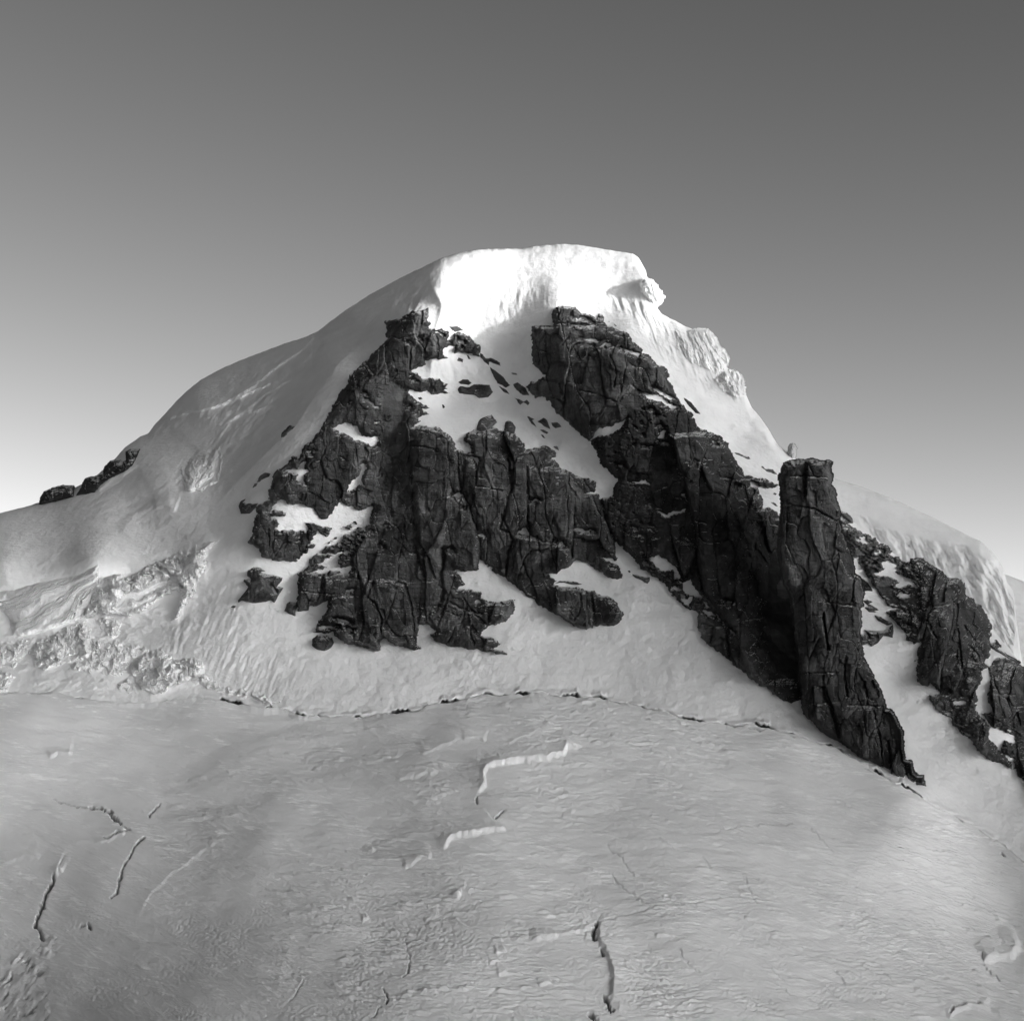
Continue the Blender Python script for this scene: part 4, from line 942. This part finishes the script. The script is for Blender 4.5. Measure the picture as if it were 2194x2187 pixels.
# ---- free-standing pillar
R3 = (P(7, [(0, 150), (60, 143), (160, 130), (280, 150), (292, 140), (340, 160), (330, 190), (345, 260), (330, 340), (360, 380), (370, 460), (410, 560), (400, 640), (420, 730), (470, 850), (510, 950), (530, 1080), (580, 1120), (595, 1230), (590, 1340), (570, 1360), (580, 1470), (570, 1560), (580, 1680), (600, 1760), (640, 1850)])
      + P(8, [(800, 340), (860, 450), (920, 560), (950, 640), (965, 710), (1000, 715), (1050, 790), (1080, 870), (1085, 950), (1100, 1060), (1150, 1075), (1165, 1150), (1180, 1165), (1230, 1175), (1240, 1245), (1190, 1240), (1170, 1280), (1150, 1280), (1000, 1195), (860, 1110), (760, 1040), (690, 975), (560, 910), (480, 840), (450, 800), (380, 755), (370, 650), (370, 480)])
      + P(6, [(1780, 1750), (1740, 1500), (1720, 1290), (1660, 1150), (1620, 1020), (1605, 900), (1615, 750), (1625, 600), (1640, 480), (1630, 400), (1610, 285), (1640, 220), (1660, 175)]))
def pillar_base(U, V):
    return 1792 - 0.20 * (U - 1714) - 0.14 * (V - 1500)
R3_CRACKS = [(P(7, p), w, d) for p, w, d in [([(0, 270), (120, 268), (300, 285)], 1.6, 6), ([(-40, 500), (200, 540), (390, 650)], 1.8, 7), ([(120, 160), (110, 480)], 1.5, 4), ([(520, 1130), (510, 1300)], 1.6, 6), ([(290, 1310), (590, 1350)], 1.5, 5), ([(270, 1400), (290, 1560), (310, 1700)], 2.0, 8)]] + [
 (P(8, p), w, d) for p, w, d in [([(530, 50), (550, 200), (570, 300)], 2.0, 7), ([(690, 350), (680, 480), (700, 620)], 2.0, 7), ([(530, 480), (540, 640), (600, 700)], 2.0, 7), ([(440, 790), (480, 680), (560, 660), (610, 780), (640, 900)], 2.2, 8), ([(880, 710), (930, 950), (940, 1080)], 2.0, 8), ([(980, 930), (1000, 1080), (1030, 1200)], 2.0, 8),
 ([(380, 460), (630, 455)], 1.8, 5), ([(1100, 1070), (1110, 1230)], 2.4, 8), ([(820, 520), (840, 680), (900, 700)], 1.6, 6), ([(700, 680), (960, 690)], 1.4, 4)]]
rock("rock_pillar", "tall free standing dark rock pillar with a flat top right of the black wall", "rock pillar",
     [('+', R3)], 523, t0=30, w=7, step=1.3, base=pillar_base, cracks=R3_CRACKS, back=(60, 9), amp=0.85, jag=1.8, mat=ROCK_L, pre=lambda U, V: -0.13 * (U - 1790),
     bulges=[(P(7, [(0, 1300), (300, 1300), (320, 1800), (0, 1926)]), 10, 5, 0.1), (P(8, [(640, 700), (880, 700), (950, 1090), (760, 1040), (640, 860)]), 6, 7, 0.1), (P(8, [(450, 680), (560, 660), (620, 900), (480, 830)]), 5, 6, 0.0), (P(7, [(-100, 560), (400, 660), (500, 1000), (-60, 1000)]), 10, 5, 0.0)],
     parts=[("summit_block", P(7, [(-100, 100), (400, 100), (380, 470), (420, 660), (200, 540), (-100, 500)])),
            ("foot_slab", P(8, [(340, 640), (560, 640), (620, 800), (700, 1000), (430, 860)])),
            ("foot_block", P(8, [(1090, 1020), (1300, 1140), (1250, 1300), (1110, 1280)])),
            ("buttress", P(8, [(640, 640), (900, 680), (1100, 700), (1110, 1290), (700, 1000), (600, 760)])),
            ("shaft", None)])

# ---- right-hand spur and its neighbours
R4 = (P(20, [(75, 340), (130, 330), (240, 400), (330, 450), (420, 480), (465, 520), (440, 540), (540, 560), (555, 580), (590, 610), (550, 650), (680, 690), (690, 710), (650, 720), (740, 720), (795, 745), (800, 690), (900, 680), (940, 710), (1000, 770), (1060, 790),
             (1150, 865), (1180, 880), (1290, 890), (1330, 950), (1330, 1040), (1400, 1090), (1500, 1190), (1560, 1270), (1560, 1330), (1590, 1370), (1565, 1400), (1590, 1520), (1600, 1580), (1590, 1650), (1530, 1710), (1560, 1760), (1500, 1790), (1510, 1840), (1490, 1926)])
      + P(8, [(1590, 600), (1600, 640), (1590, 720), (1640, 770), (1690, 830), (1680, 870), (1690, 920), (1770, 1000), (1830, 1070), (1850, 1130), (1780, 1090), (1680, 1060), (1600, 990), (1560, 930), (1490, 880), (1430, 820), (1420, 780), (1370, 755), (1300, 690), (1270, 650),
              (1275, 620), (1340, 600), (1260, 560), (1230, 545), (1190, 520), (1180, 440), (1190, 330), (1170, 390), (1165, 320)])
      + P(20, [(840, 1700), (880, 1560), (905, 1500), (830, 1530), (770, 1500), (740, 1430), (700, 1370), (640, 1310), (560, 1220), (640, 1190), (720, 1192), (570, 1160), (560, 1130), (490, 1050), (440, 970), (400, 910), (340, 820), (300, 760), (230, 680), (170, 560), (130, 450), (90, 390)]))
R4_HOLES = [P(20, p) for p in [[(455, 842), (520, 800), (560, 768), (640, 758), (652, 830), (790, 888), (848, 952), (635, 957), (680, 905), (600, 852)], [(495, 590), (562, 588), (480, 624)], [(505, 730), (600, 698), (665, 762), (530, 774)], [(665, 1040), (708, 1008), (720, 1033), (798, 1033), (722, 1085)],
 [(745, 1430), (812, 1418), (770, 1448)], [(738, 1338), (782, 1362), (750, 1364)], [(280, 500), (340, 470), (400, 520), (310, 520)]]] + [P(8, p) for p in [
 [(1436, 662), (1510, 643), (1534, 670), (1450, 692)], [(1248, 560), (1280, 528), (1335, 592), (1290, 602), (1258, 582)], [(1365, 740), (1420, 735), (1400, 755)], [(1490, 850), (1560, 895), (1540, 900)]]]
rock("rock_spur", "jagged dark rock spur below the fluted snow dome right of the couloir", "rock spur",
     [('+', R4)] + [('-', h) for h in R4_HOLES], 631, t0=14, w=6, step=1.4, back=(45, 16), lean=0.25,
     flecks=[(P(20, [(60, 320), (420, 450), (800, 690), (860, 800), (860, 990), (600, 860), (400, 900), (250, 700)]), 0.16, 13), (P(8, [(1260, 560), (1600, 640), (1680, 860), (1600, 990), (1300, 700)]), 0.36, 15), (P(20, [(560, 1180), (800, 1180), (860, 1500), (740, 1450)]), 0.36, 13)],
     bulges=[(P(20, [(930, 1150), (1200, 900), (1330, 1000), (1560, 1300), (1600, 1600), (1450, 1800), (1000, 1900), (930, 1500)]), 10, 10, 0.25), (P(20, [(430, 860), (860, 960), (900, 1300), (560, 1160)]), 12, -8, -0.35)],
     cracks=[(P(20, p), 1.8, 6) for p in [[(1140, 900), (1220, 920), (1320, 1020)], [(1260, 1350), (1300, 1700), (1320, 1850)], [(1380, 1550), (1470, 1650), (1500, 1750)], [(960, 1300), (1050, 1480)], [(1330, 1350), (1440, 1500)], [(1030, 1050), (940, 1180)]]],
     parts=[("rock_strip", P(20, [(40, 280), (420, 440), (800, 640), (800, 800), (640, 960), (420, 960), (200, 700)])),
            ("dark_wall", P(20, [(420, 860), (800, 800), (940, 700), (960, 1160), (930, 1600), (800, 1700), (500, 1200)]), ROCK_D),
            ("crag", P(8, [(1150, 480), (1480, 560), (1640, 700), (1900, 1160), (1700, 1100), (1150, 640)])),
            ("buttress", None, ROCK_L)])
R6 = P(8, [(1690, 420), (1710, 380), (1760, 350), (1800, 360), (1850, 375), (1900, 410), (1960, 480), (2050, 600), (2150, 800), (2150, 1450), (1940, 1225), (1900, 1185), (1870, 1140), (1850, 1060), (1790, 1020), (1760, 1000), (1790, 930), (1860, 950), (1870, 900), (1760, 850), (1690, 830), (1660, 770), (1640, 740), (1700, 725), (1690, 690), (1670, 620), (1690, 500)])
rock("rock_spur", "rightmost dark rock buttress cut by the photo edge beside a narrow snow chute", "rock spur",
     [('+', R6)], 677, apart=True, t0=14, w=6, back=(40, 16), flecks=[(P(8, [(1640, 640), (1800, 800), (1926, 880), (1926, 1000), (1700, 860)]), 0.25, 15)],
     cracks=[(P(8, p), 1.8, 6) for p in [[(1720, 600), (1860, 610)], [(1870, 740), (1800, 830)], [(1880, 740), (1900, 820)]]],
     parts=[("slab", P(8, [(1600, 700), (1900, 860), (2200, 860), (2200, 1500), (1600, 1200)])), ("buttress", None)])

# ------------------------------------------------------------------ single outcrops, boulders and blocks
def low_blocks(U, V, seed):
    wu, wv = U + 3 * gnoise(U / 18, V / 18, seed), V + 3 * gnoise(U / 17, V / 17, seed + 2)
    f1, f2, ox, oy, r = cells(wu / 19, wv / 17, seed + 10, 0.9)
    g1, g2, px, py, q = cells(wu / 8, wv / 8, seed + 20, 0.9)
    return 2.6 * (r[0] - 0.5) + (r[1] - 0.5) * 9 * ox + (0.2 + r[2] * 0.6) * 5 * oy + 0.9 * (q[0] - 0.5) - 1.8 * np.exp(-((f2 - f1) * 19 / 2.0) ** 2) + 0.6 * fbm(U / 5, V / 4, seed + 4, 2)

def outcrop(name, label, cat, pts, seed, t0=5.0, w=3.5, mat=ROCK, group=None, holes=(), **kw):
    kw.setdefault('blocks', low_blocks); kw.setdefault('jag', 0.9); kw.setdefault('step', 1.1)
    return rock(name, label, cat, [('+', pts)] + [('-', h) for h in holes], seed, mat=mat, group=group, t0=t0, w=w, **kw)

G_GULLY = "rock outcrops poking out of the snow gully"
for i, (lab, k, pts, t) in enumerate([
    ("largest oval dark rock island in the middle of the snow gully", 2, [(500, 1290), (520, 1262), (600, 1268), (640, 1245), (690, 1243), (765, 1255), (795, 1310), (755, 1352), (680, 1360), (640, 1335), (560, 1325), (520, 1322)], 6),
    ("ragged flat rock just above the largest island of the gully", 2, [(505, 1230), (545, 1203), (590, 1205), (615, 1235), (595, 1252), (530, 1246)], 4),
    ("long slanting rock rib on the right half of the snow gully", 2, [(765, 1100), (830, 1145), (880, 1185), (935, 1255), (900, 1270), (830, 1235), (800, 1180)], 5),
    ("thin slanting rock sliver below the long rib in the gully", 2, [(835, 1258), (895, 1285), (940, 1332), (875, 1305)], 4),
    ("dark rock lump between the long rib and the right rock wall", 2, [(960, 1245), (1000, 1228), (1060, 1270), (1095, 1335), (1040, 1335), (985, 1290)], 5),
    ("pair of joined rock flakes below the lump beside the right wall", 2, [(975, 1358), (1030, 1375), (1045, 1388), (1075, 1372), (1098, 1400), (1085, 1418), (1045, 1395), (1015, 1415)], 4),
    ("rock fin running down from the crag at the head of the gully", 2, [(688, 985), (715, 1000), (735, 1030), (775, 1028), (850, 1062), (860, 1092), (800, 1072), (765, 1062), (758, 1090), (720, 1055), (690, 1025)], 4),
    ("small dark flake lying under the crag at the head of the gully", 2, [(495, 1052), (510, 1022), (552, 1040), (548, 1066)], 3),
    ("tiny upright flake right of the flake under the crag", 2, [(572, 1005), (590, 1010), (614, 1042), (592, 1038)], 3),
    ("triangular rock in the narrow right arm of the snow gully", 2, [(1158, 1552), (1210, 1520), (1242, 1540), (1268, 1614), (1220, 1595)], 5),
    ("flat rock right of the triangular rock in the gully arm", 2, [(1275, 1560), (1330, 1562), (1360, 1600), (1310, 1610), (1285, 1590)], 4),
    ("thin dark rock streak left of the triangular rock", 2, [(1075, 1508), (1140, 1535), (1120, 1545), (1155, 1598), (1110, 1570)], 3),
    ("lone pebble like rock below the ledge on the left of the gully", 2, [(175, 1356), (205, 1350), (216, 1368), (190, 1376)], 3),
    ("small upright rock alone in the open left gully snow", 2, [(372, 1408), (392, 1415), (402, 1436), (380, 1442)], 3),
    ("short rock flake below the triangular rock", 2, [(1178, 1618), (1215, 1620), (1255, 1642), (1238, 1658)], 3),
    ("lowest short rock flake under the triangular rock", 2, [(1185, 1655), (1208, 1662), (1232, 1694), (1205, 1680)], 3),
    ("cluster rock low on the right edge of the gully arm", 2, [(1290, 1755), (1320, 1750), (1345, 1795), (1310, 1775)], 3),
    ("flat rock nub at the top of the snow gully beside the lit snow", 2, [(428, 768), (500, 766), (555, 800), (480, 815)], 4),
    ("thin dark rock crumb in the shaded chute under the right knob", 2, [(945, 1150), (985, 1152), (1002, 1168), (960, 1166)], 3),
]):
    outcrop("rock_outcrop", lab, "rock outcrop", P(k, pts), 700 + i * 13, t0=t, group=G_GULLY)

outcrop("boulder", "square topped boulder perched on the central column", "boulder", P(2, [(655, 1640), (668, 1560), (690, 1530), (782, 1496), (828, 1560), (770, 1612), (740, 1650)]), 901, t0=11, w=5, group="boulders perched above the columns")
outcrop("boulder", "rounded boulder perched right of the square topped one", "boulder", P(2, [(880, 1650), (898, 1560), (922, 1543), (960, 1560), (982, 1600), (975, 1650), (930, 1670)]), 903, t0=11, w=5, group="boulders perched above the columns")
outcrop("boulder", "leaning block at the right shoulder of the columns", "boulder", P(2, [(1160, 1790), (1165, 1765), (1200, 1768), (1235, 1750), (1300, 1790), (1318, 1810), (1312, 1850), (1250, 1850)]), 905, t0=10, w=5, group="boulders perched above the columns")
outcrop("boulder", "round dark boulder at the lower left foot of the rock wall", "boulder", P(4, [(722, 1850), (730, 1800), (770, 1768), (840, 1768), (890, 1790), (908, 1840), (880, 1880), (830, 1908), (770, 1895), (738, 1875)]), 907, t0=14, w=8)
outcrop("boulder", "small square boulder in the snow left of the wall foot", "boulder", P(4, [(497, 1570), (515, 1515), (545, 1498), (600, 1508), (612, 1530), (595, 1570), (585, 1618), (540, 1600)]), 909, t0=9, w=5)
outcrop("rock_outcrop", "large detached dark outcrop left of the lower rock wall", "rock outcrop",
        P(4, [(110, 1490), (140, 1450), (165, 1420), (200, 1380), (160, 1330), (165, 1310), (220, 1305), (190, 1285), (195, 1240), (250, 1212), (300, 1220), (370, 1265), (420, 1282), (490, 1300), (460, 1350), (440, 1370), (490, 1380), (455, 1440), (415, 1505), (385, 1485), (320, 1505), (230, 1508), (140, 1490), (115, 1508)]),
        911, t0=13, w=6, holes=[P(4, [(300, 1250), (340, 1250), (400, 1275), (350, 1275)]), P(4, [(385, 1360), (410, 1380), (435, 1425), (405, 1415)])], blocks=None, amp=0.6, step=1.3)
for i, (lab, k, pts, t) in enumerate([
    ("crescent shaped rock in the snow left of the rock wall", 4, [(118, 710), (135, 665), (180, 642), (160, 672), (185, 690), (280, 685), (270, 712), (210, 772), (140, 772)], 7),
    ("curved small rock above the crescent shaped one", 4, [(268, 508), (300, 460), (345, 434), (388, 445), (370, 468), (325, 485), (290, 510)], 5),
    ("tiny rock between the curved rock and the crescent", 4, [(232, 562), (250, 525), (278, 522), (262, 548)], 3),
    ("slanting oblong rock alone on the upper left snow strip", 1, [(465, 1680), (475, 1640), (540, 1585), (588, 1590), (550, 1630), (495, 1680)], 6),
    ("slim rock in the apron snow just right of the columns", 6, [(395, 1075), (470, 1092), (520, 1105), (550, 1098), (545, 1140), (525, 1155), (470, 1128), (420, 1100)], 6),
    ("small pebble rock above the slim rock on the apron", 6, [(365, 1050), (380, 1048), (392, 1066), (375, 1066)], 3),
    ("thin flat rock sliver lying above the lower slabs", 5, [(1300, 1352), (1340, 1330), (1450, 1325), (1535, 1355), (1480, 1362), (1380, 1342)], 3),
    ("scatter rock at the apron edge under the fluted ice", 11, [(745, 770), (770, 755), (795, 765), (780, 778)], 3),
]):
    outcrop("rock_outcrop", lab, "rock outcrop", P(k, pts), 1000 + i * 13, t0=t, group="rock outcrops in the snow beside the left wall")

for i, (lab, k, pts, t) in enumerate([
    ("barbed rock sliver on the right snow flank above the black wall", 18, [(625, 10), (660, 25), (720, 70), (760, 120), (840, 205), (770, 190), (720, 140), (670, 80)], 4),
    ("thin chain like rock sliver in the middle of the right flank", 18, [(1222, 655), (1290, 665), (1340, 690), (1400, 705), (1422, 735), (1390, 740), (1330, 705), (1260, 680)], 4),
    ("hooked rock on the right flank left of the pillar top", 18, [(1540, 820), (1570, 815), (1590, 850), (1680, 850), (1740, 920), (1680, 905), (1610, 880), (1575, 850)], 5),
    ("small rock dot low in the white notch beside the pillar", 18, [(1682, 1140), (1700, 1125), (1732, 1140), (1715, 1158)], 3),
    ("slanting rock flake at the bottom of the white notch", 18, [(1650, 1240), (1690, 1242), (1755, 1295), (1710, 1285)], 3),
    ("tiny rock beside the upper right knob", 3, [(780, 338), (795, 340), (790, 352)], 3),
    ("short rock dash right of the upper knob", 3, [(822, 358), (858, 380), (840, 382)], 3),
]):
    outcrop("rock_outcrop", lab, "rock outcrop", P(k, pts), 1200 + i * 13, t0=t, group="rock slivers on the right snow flank", jag=0.7)
outcrop("rock_outcrop", "rock shelf jutting left from the couloir beside the pillar", "rock outcrop", P(20, [(285, 1440), (330, 1432), (385, 1470), (335, 1385), (420, 1400), (520, 1395), (560, 1385), (620, 1338), (628, 1400), (615, 1470), (530, 1450), (470, 1520), (405, 1560), (370, 1530), (285, 1548)]), 1301, t0=9, w=4)
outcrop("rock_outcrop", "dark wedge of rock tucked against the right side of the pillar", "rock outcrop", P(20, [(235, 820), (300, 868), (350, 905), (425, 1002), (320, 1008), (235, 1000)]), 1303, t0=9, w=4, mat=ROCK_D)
outcrop("rock_outcrop", "splintered rock teeth in the couloir snow beside the pillar", "rock outcrop", P(20, [(312, 1090), (360, 1085), (420, 1110), (380, 1130), (490, 1195), (430, 1200), (470, 1220), (380, 1215), (330, 1170), (370, 1150)]), 1305, t0=5, w=3, group="couloir rocks")
outcrop("rock_outcrop", "long rock splinter above the rock shelf in the couloir", "rock outcrop", P(20, [(435, 1245), (500, 1262), (560, 1300), (620, 1330), (560, 1345), (470, 1300)]), 1307, t0=5, w=3, group="couloir rocks")
outcrop("rock_outcrop", "black bean shaped rock at the top of the flecked strip", "rock outcrop", P(20, [(108, 225), (150, 232), (200, 282), (210, 318), (150, 285)]), 1309, t0=5, w=3, group="couloir rocks")
outcrop("rock_outcrop", "squat rock under the bean shaped one beside the pillar edge", "rock outcrop", P(20, [(100, 300), (150, 292), (175, 322), (150, 348), (108, 332)]), 1311, t0=5, w=3, group="couloir rocks")
outcrop("rock_outcrop", "thin dark rock rib along the snow above the rightmost buttress", "rock outcrop", P(20, [(1550, 1440), (1600, 1530), (1640, 1500), (1690, 1555), (1660, 1580), (1760, 1650), (1880, 1712), (1780, 1680), (1650, 1608), (1590, 1560)]), 1313, t0=8, w=4, back=(14, 6))
# dark crags on the far left skyline
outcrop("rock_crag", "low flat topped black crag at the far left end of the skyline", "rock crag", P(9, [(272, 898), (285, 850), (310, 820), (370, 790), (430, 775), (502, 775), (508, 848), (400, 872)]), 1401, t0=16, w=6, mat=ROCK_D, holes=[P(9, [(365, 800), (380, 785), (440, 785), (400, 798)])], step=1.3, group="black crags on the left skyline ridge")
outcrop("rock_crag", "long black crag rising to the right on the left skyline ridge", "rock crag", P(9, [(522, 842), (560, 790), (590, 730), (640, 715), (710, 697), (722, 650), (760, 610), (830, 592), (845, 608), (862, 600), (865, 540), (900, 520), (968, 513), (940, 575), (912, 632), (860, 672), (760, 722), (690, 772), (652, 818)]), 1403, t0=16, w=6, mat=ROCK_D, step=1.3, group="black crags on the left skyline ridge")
# pale needle on the right skyline
outcrop("ice_pinnacle", "pale grey needle standing on the skyline behind the pillar top", "pinnacle", P(6, [(1672, 108), (1690, 88), (1700, 40), (1715, 5), (1738, 5), (1755, 40), (1752, 95), (1740, 140), (1690, 135)]), 1405, t0=8, w=5, mat=PALE, base=lambda U, V: 2090 + 0 * U, back=(8, 5))

# ------------------------------------------------------------------ ice: cliffs, seracs and cornices
def ice_blocks(U, V, seed):
    wu, wv = U + 5 * gnoise(U / 22, V / 22, seed), V + 5 * gnoise(U / 20, V / 20, seed + 2)
    f1, f2, ox, oy, r = cells(wu / 17 + 0.4 * fbm(U / 12, V / 12, seed + 31, 2), wv / 22 + 0.4 * fbm(U / 12, V / 12, seed + 32, 2), seed + 10, 0.95, 3.0)
    g1, g2, px, py, q = cells(wu / 8, wv / 10, seed + 20, 0.95, 3.0)
    big = fbm(U / 34, V / 26, seed + 33, 2)
    return 7.0 * big + 6.5 * (r[0] - 0.45) + (r[1] - 0.5) * 8 * ox + (r[2] - 0.2) * 7 * oy + 4.5 * (q[0] - 0.5) * (r[1] > 0.3) + (q[1] - 0.5) * 5 * px - 5.0 * np.exp(-((f2 - f1) * 17 / 2.0) ** 2) * (r[2] > 0.65) + 1.6 * fbm(U / 5, V / 7, seed + 4, 3)

def strata(U, V, seed):
    a = np.arctan2(V - 1202, 232 - U + 18 * gnoise(U / 60, V / 60, seed))
    x = a * 13.0 + 0.35 * gnoise(U / 30, V / 12, seed + 1) + 3 * gnoise(a * 5, a * 0, seed + 3)
    s = x - np.floor(x)
    return 2.6 * (s - 0.5) - 3.0 * np.exp(-((s - 0.03) / 0.07) ** 2) + 1.0 * fbm(U / 10, V / 10, seed + 5, 3) + 1.6 * smooth01((V - 1340) / 30) * gnoise(U / 5, V / 25, seed + 6)

def soft_ice(U, V, seed):
    return 5.0 * flutes(U, V, 62, 11, 3, seed) + 1.6 * fbm(U / 8, V / 8, seed + 3, 3)

SERACS = "seracs of the broken icefall on the left"
outcrop("ice_cliff", "curving layered ice cliff at the left edge of the photo", "ice cliff",
        P(9, [(-120, 1530), (0, 1500), (130, 1480), (250, 1440), (450, 1410), (590, 1365), (650, 1325), (680, 1318), (686, 1465), (678, 1530), (705, 1640), (640, 1668), (540, 1690), (400, 1740), (250, 1790), (150, 1803), (90, 1800), (60, 1680), (0, 1610), (-120, 1600)]),
        1501, mat=ICE, t0=9, w=7, blocks=strata, jag=1.4, step=1.3)
outcrop("serac", "shattered serac wall with a dark arched cave beside the layered cliff", "serac",
        P(10, [(825, 330), (870, 318), (960, 308), (1080, 328), (1200, 258), (1290, 208), (1640, 108), (1705, 190), (1690, 285), (1600, 390), (1612, 440), (1510, 590), (1490, 640), (1430, 700), (1500, 455), (1440, 445), (1300, 520), (1150, 622), (1060, 665), (990, 642), (860, 645), (820, 622), (780, 662), (650, 662), (720, 560), (765, 440)]),
        1503, mat=ICE, t0=24, w=8, jag=4.0, blocks=ice_blocks, group=SERACS,
        cracks=[(P(10, [(1000, 605), (1030, 550), (1060, 490), (1100, 460)]), 7, 26), (P(10, [(1060, 590), (1200, 540), (1300, 480)]), 6, 20), (P(10, [(1120, 500), (1250, 430), (1330, 390), (1440, 350)]), 9, 26), (P(10, [(838, 335), (838, 400), (885, 385)]), 6, 26), (P(10, [(1290, 230), (1400, 300), (1500, 410)]), 3, 16), (P(10, [(1570, 390), (1600, 400)]), 4, 14)])
outcrop("serac", "heap of bright broken ice blocks left of the icefall hollow", "serac",
        P(10, [(238, 960), (300, 860), (440, 815), (480, 760), (560, 735), (660, 690), (720, 665), (760, 830), (835, 880), (825, 965), (700, 1005), (560, 1040), (420, 1075), (385, 1115), (300, 1065)]), 1505, mat=ICE, t0=9, w=9, jag=4.5, blocks=ice_blocks, group=SERACS)
outcrop("serac", "small tumbled serac below the cave mouth", "serac", P(10, [(768, 690), (840, 640), (960, 680), (1010, 735), (960, 835), (900, 825), (830, 750)]), 1507, mat=ICE, t0=7, w=12, jag=4.5, blocks=ice_blocks, group=SERACS)
outcrop("serac", "grey rubble serac at the lower end of the icefall hollow", "serac",
        P(10, [(1058, 1062), (1180, 960), (1330, 915), (1420, 1000), (1600, 995), (1700, 1050), (1560, 1190), (1420, 1222), (1335, 1300), (1258, 1308), (1190, 1272), (1072, 1125)]), 1509, mat=ICE, t0=16, w=8, jag=4.0, blocks=ice_blocks, group=SERACS,
        cracks=[(P(10, [(1190, 1260), (1330, 1270)]), 6, 8), (P(10, [(1110, 1150), (1200, 1110)]), 3, 7)])
outcrop("serac", "little ice hummock just left of the rubble serac", "serac", P(10, [(968, 1222), (1030, 1168), (1120, 1218), (1145, 1292), (1050, 1292)]), 1511, mat=ICE, t0=6, w=12, jag=4.5, blocks=ice_blocks, group=SERACS)
outcrop("serac", "ice hummock cut by the left edge of the photo", "serac", P(10, [(-60, 1130), (20, 1118), (135, 1120), (90, 1180), (40, 1290), (-60, 1320)]), 1513, mat=ICE, t0=8, w=9, jag=4.5, blocks=ice_blocks, group=SERACS)
outcrop("serac", "hanging serac with a dark hole on the upper left flank", "serac",
        P(9, [(1238, 655), (1300, 585), (1450, 535), (1505, 498), (1535, 560), (1512, 742), (1440, 772), (1390, 812), (1275, 812)]), 1515, mat=SNOW, t0=20, w=15, jag=2.0, blocks=lambda U, V, s: 0.16 * ice_blocks(U, V, s) + 1.5 * flutes(U, V, 100, 12, 3, s), group=SERACS,
        cracks=[(P(9, [(1395, 795), (1430, 755), (1495, 722)]), 7, 24), (P(9, [(1500, 505), (1515, 560), (1490, 640), (1480, 700)]), 5, 16), (P(9, [(1275, 600), (1265, 660), (1290, 720)]), 3, 7)])
outcrop("serac", "bright rubble edge along the foot of the smooth left snow slope", "serac",
        P(11, [(0, 465), (60, 440), (130, 400), (290, 330), (470, 270), (560, 240), (620, 215), (660, 200), (600, 260), (560, 330), (540, 400), (420, 420), (300, 430), (200, 420), (100, 455)]), 1517, mat=ICE, t0=5, w=12, jag=4.5, blocks=lambda U, V, s: 0.5 * ice_blocks(U, V, s), group=SERACS)

outcrop("serac", "low rubble of ice lumps between the bright heap and the rubble serac", "serac", P(10, [(560, 1060), (760, 960), (860, 860), (960, 850), (1100, 890), (1240, 925), (1090, 1040), (1000, 1150), (800, 1120), (640, 1120)]), 1519, mat=ICE, t0=6, w=12, jag=5.0, blocks=lambda U, V, s: 0.6 * ice_blocks(U, V, s), group=SERACS)
outcrop("serac", "small ice blocks under the layered cliff at the left edge", "serac", P(10, [(-60, 900), (60, 860), (200, 850), (250, 920), (180, 1010), (120, 1090), (-60, 1080)]), 1521, mat=ICE, t0=6, w=10, jag=5.0, blocks=lambda U, V, s: 0.7 * ice_blocks(U, V, s), group=SERACS)
outcrop("serac", "ice lumps strung along the gap right of the rubble serac", "serac", P(11, [(400, 1380), (470, 1340), (560, 1330), (640, 1400), (760, 1440), (900, 1460), (1040, 1500), (1180, 1580), (1080, 1590), (900, 1520), (740, 1500), (560, 1440)]), 1523, mat=ICE, t0=6, w=7, jag=5.0, blocks=lambda U, V, s: 0.8 * ice_blocks(U, V, s), group=SERACS)

CORN = "ice cornices along the right skyline"
outcrop("snow_cornice", "rounded white cornice bulging from the right end of the summit", "cornice", P(19, [(380, 420), (432, 390), (490, 425), (548, 463), (582, 520), (616, 585), (602, 640), (560, 675), (540, 712), (480, 690), (420, 620), (385, 520)]), 1601, mat=SNOW, t0=14, w=9, blocks=soft_ice, group=CORN, back=(16, 9), jag=2.4, base=lambda U, V: 2232 + 0 * U)
outcrop("snow_cornice", "large slab of layered ice overhanging halfway down the right skyline", "cornice", P(19, [(878, 1000), (960, 945), (1085, 945), (1112, 972), (1192, 1042), (1222, 1112), (1326, 1242), (1312, 1322), (1262, 1402), (1180, 1432), (1080, 1372), (900, 1300), (760, 1150), (740, 960)]), 1603, mat=SNOW, t0=17, w=26, blocks=soft_ice, group=CORN, back=(14, 9), jag=1.2,
        cracks=[(P(19, [(1075, 1000), (1120, 1120), (1200, 1220), (1290, 1310)]), 1.8, 5)])
outcrop("snow_cornice", "lowest ragged ice cornice on the right skyline", "cornice", P(19, [(1270, 1392), (1380, 1388), (1440, 1430), (1472, 1470), (1486, 1560), (1503, 1652), (1432, 1692), (1250, 1620), (1150, 1480)]), 1605, mat=SNOW, t0=13, w=18, blocks=lambda U, V, s: 2.0 * soft_ice(U, V, s), group=CORN, back=(12, 8), jag=1.6)
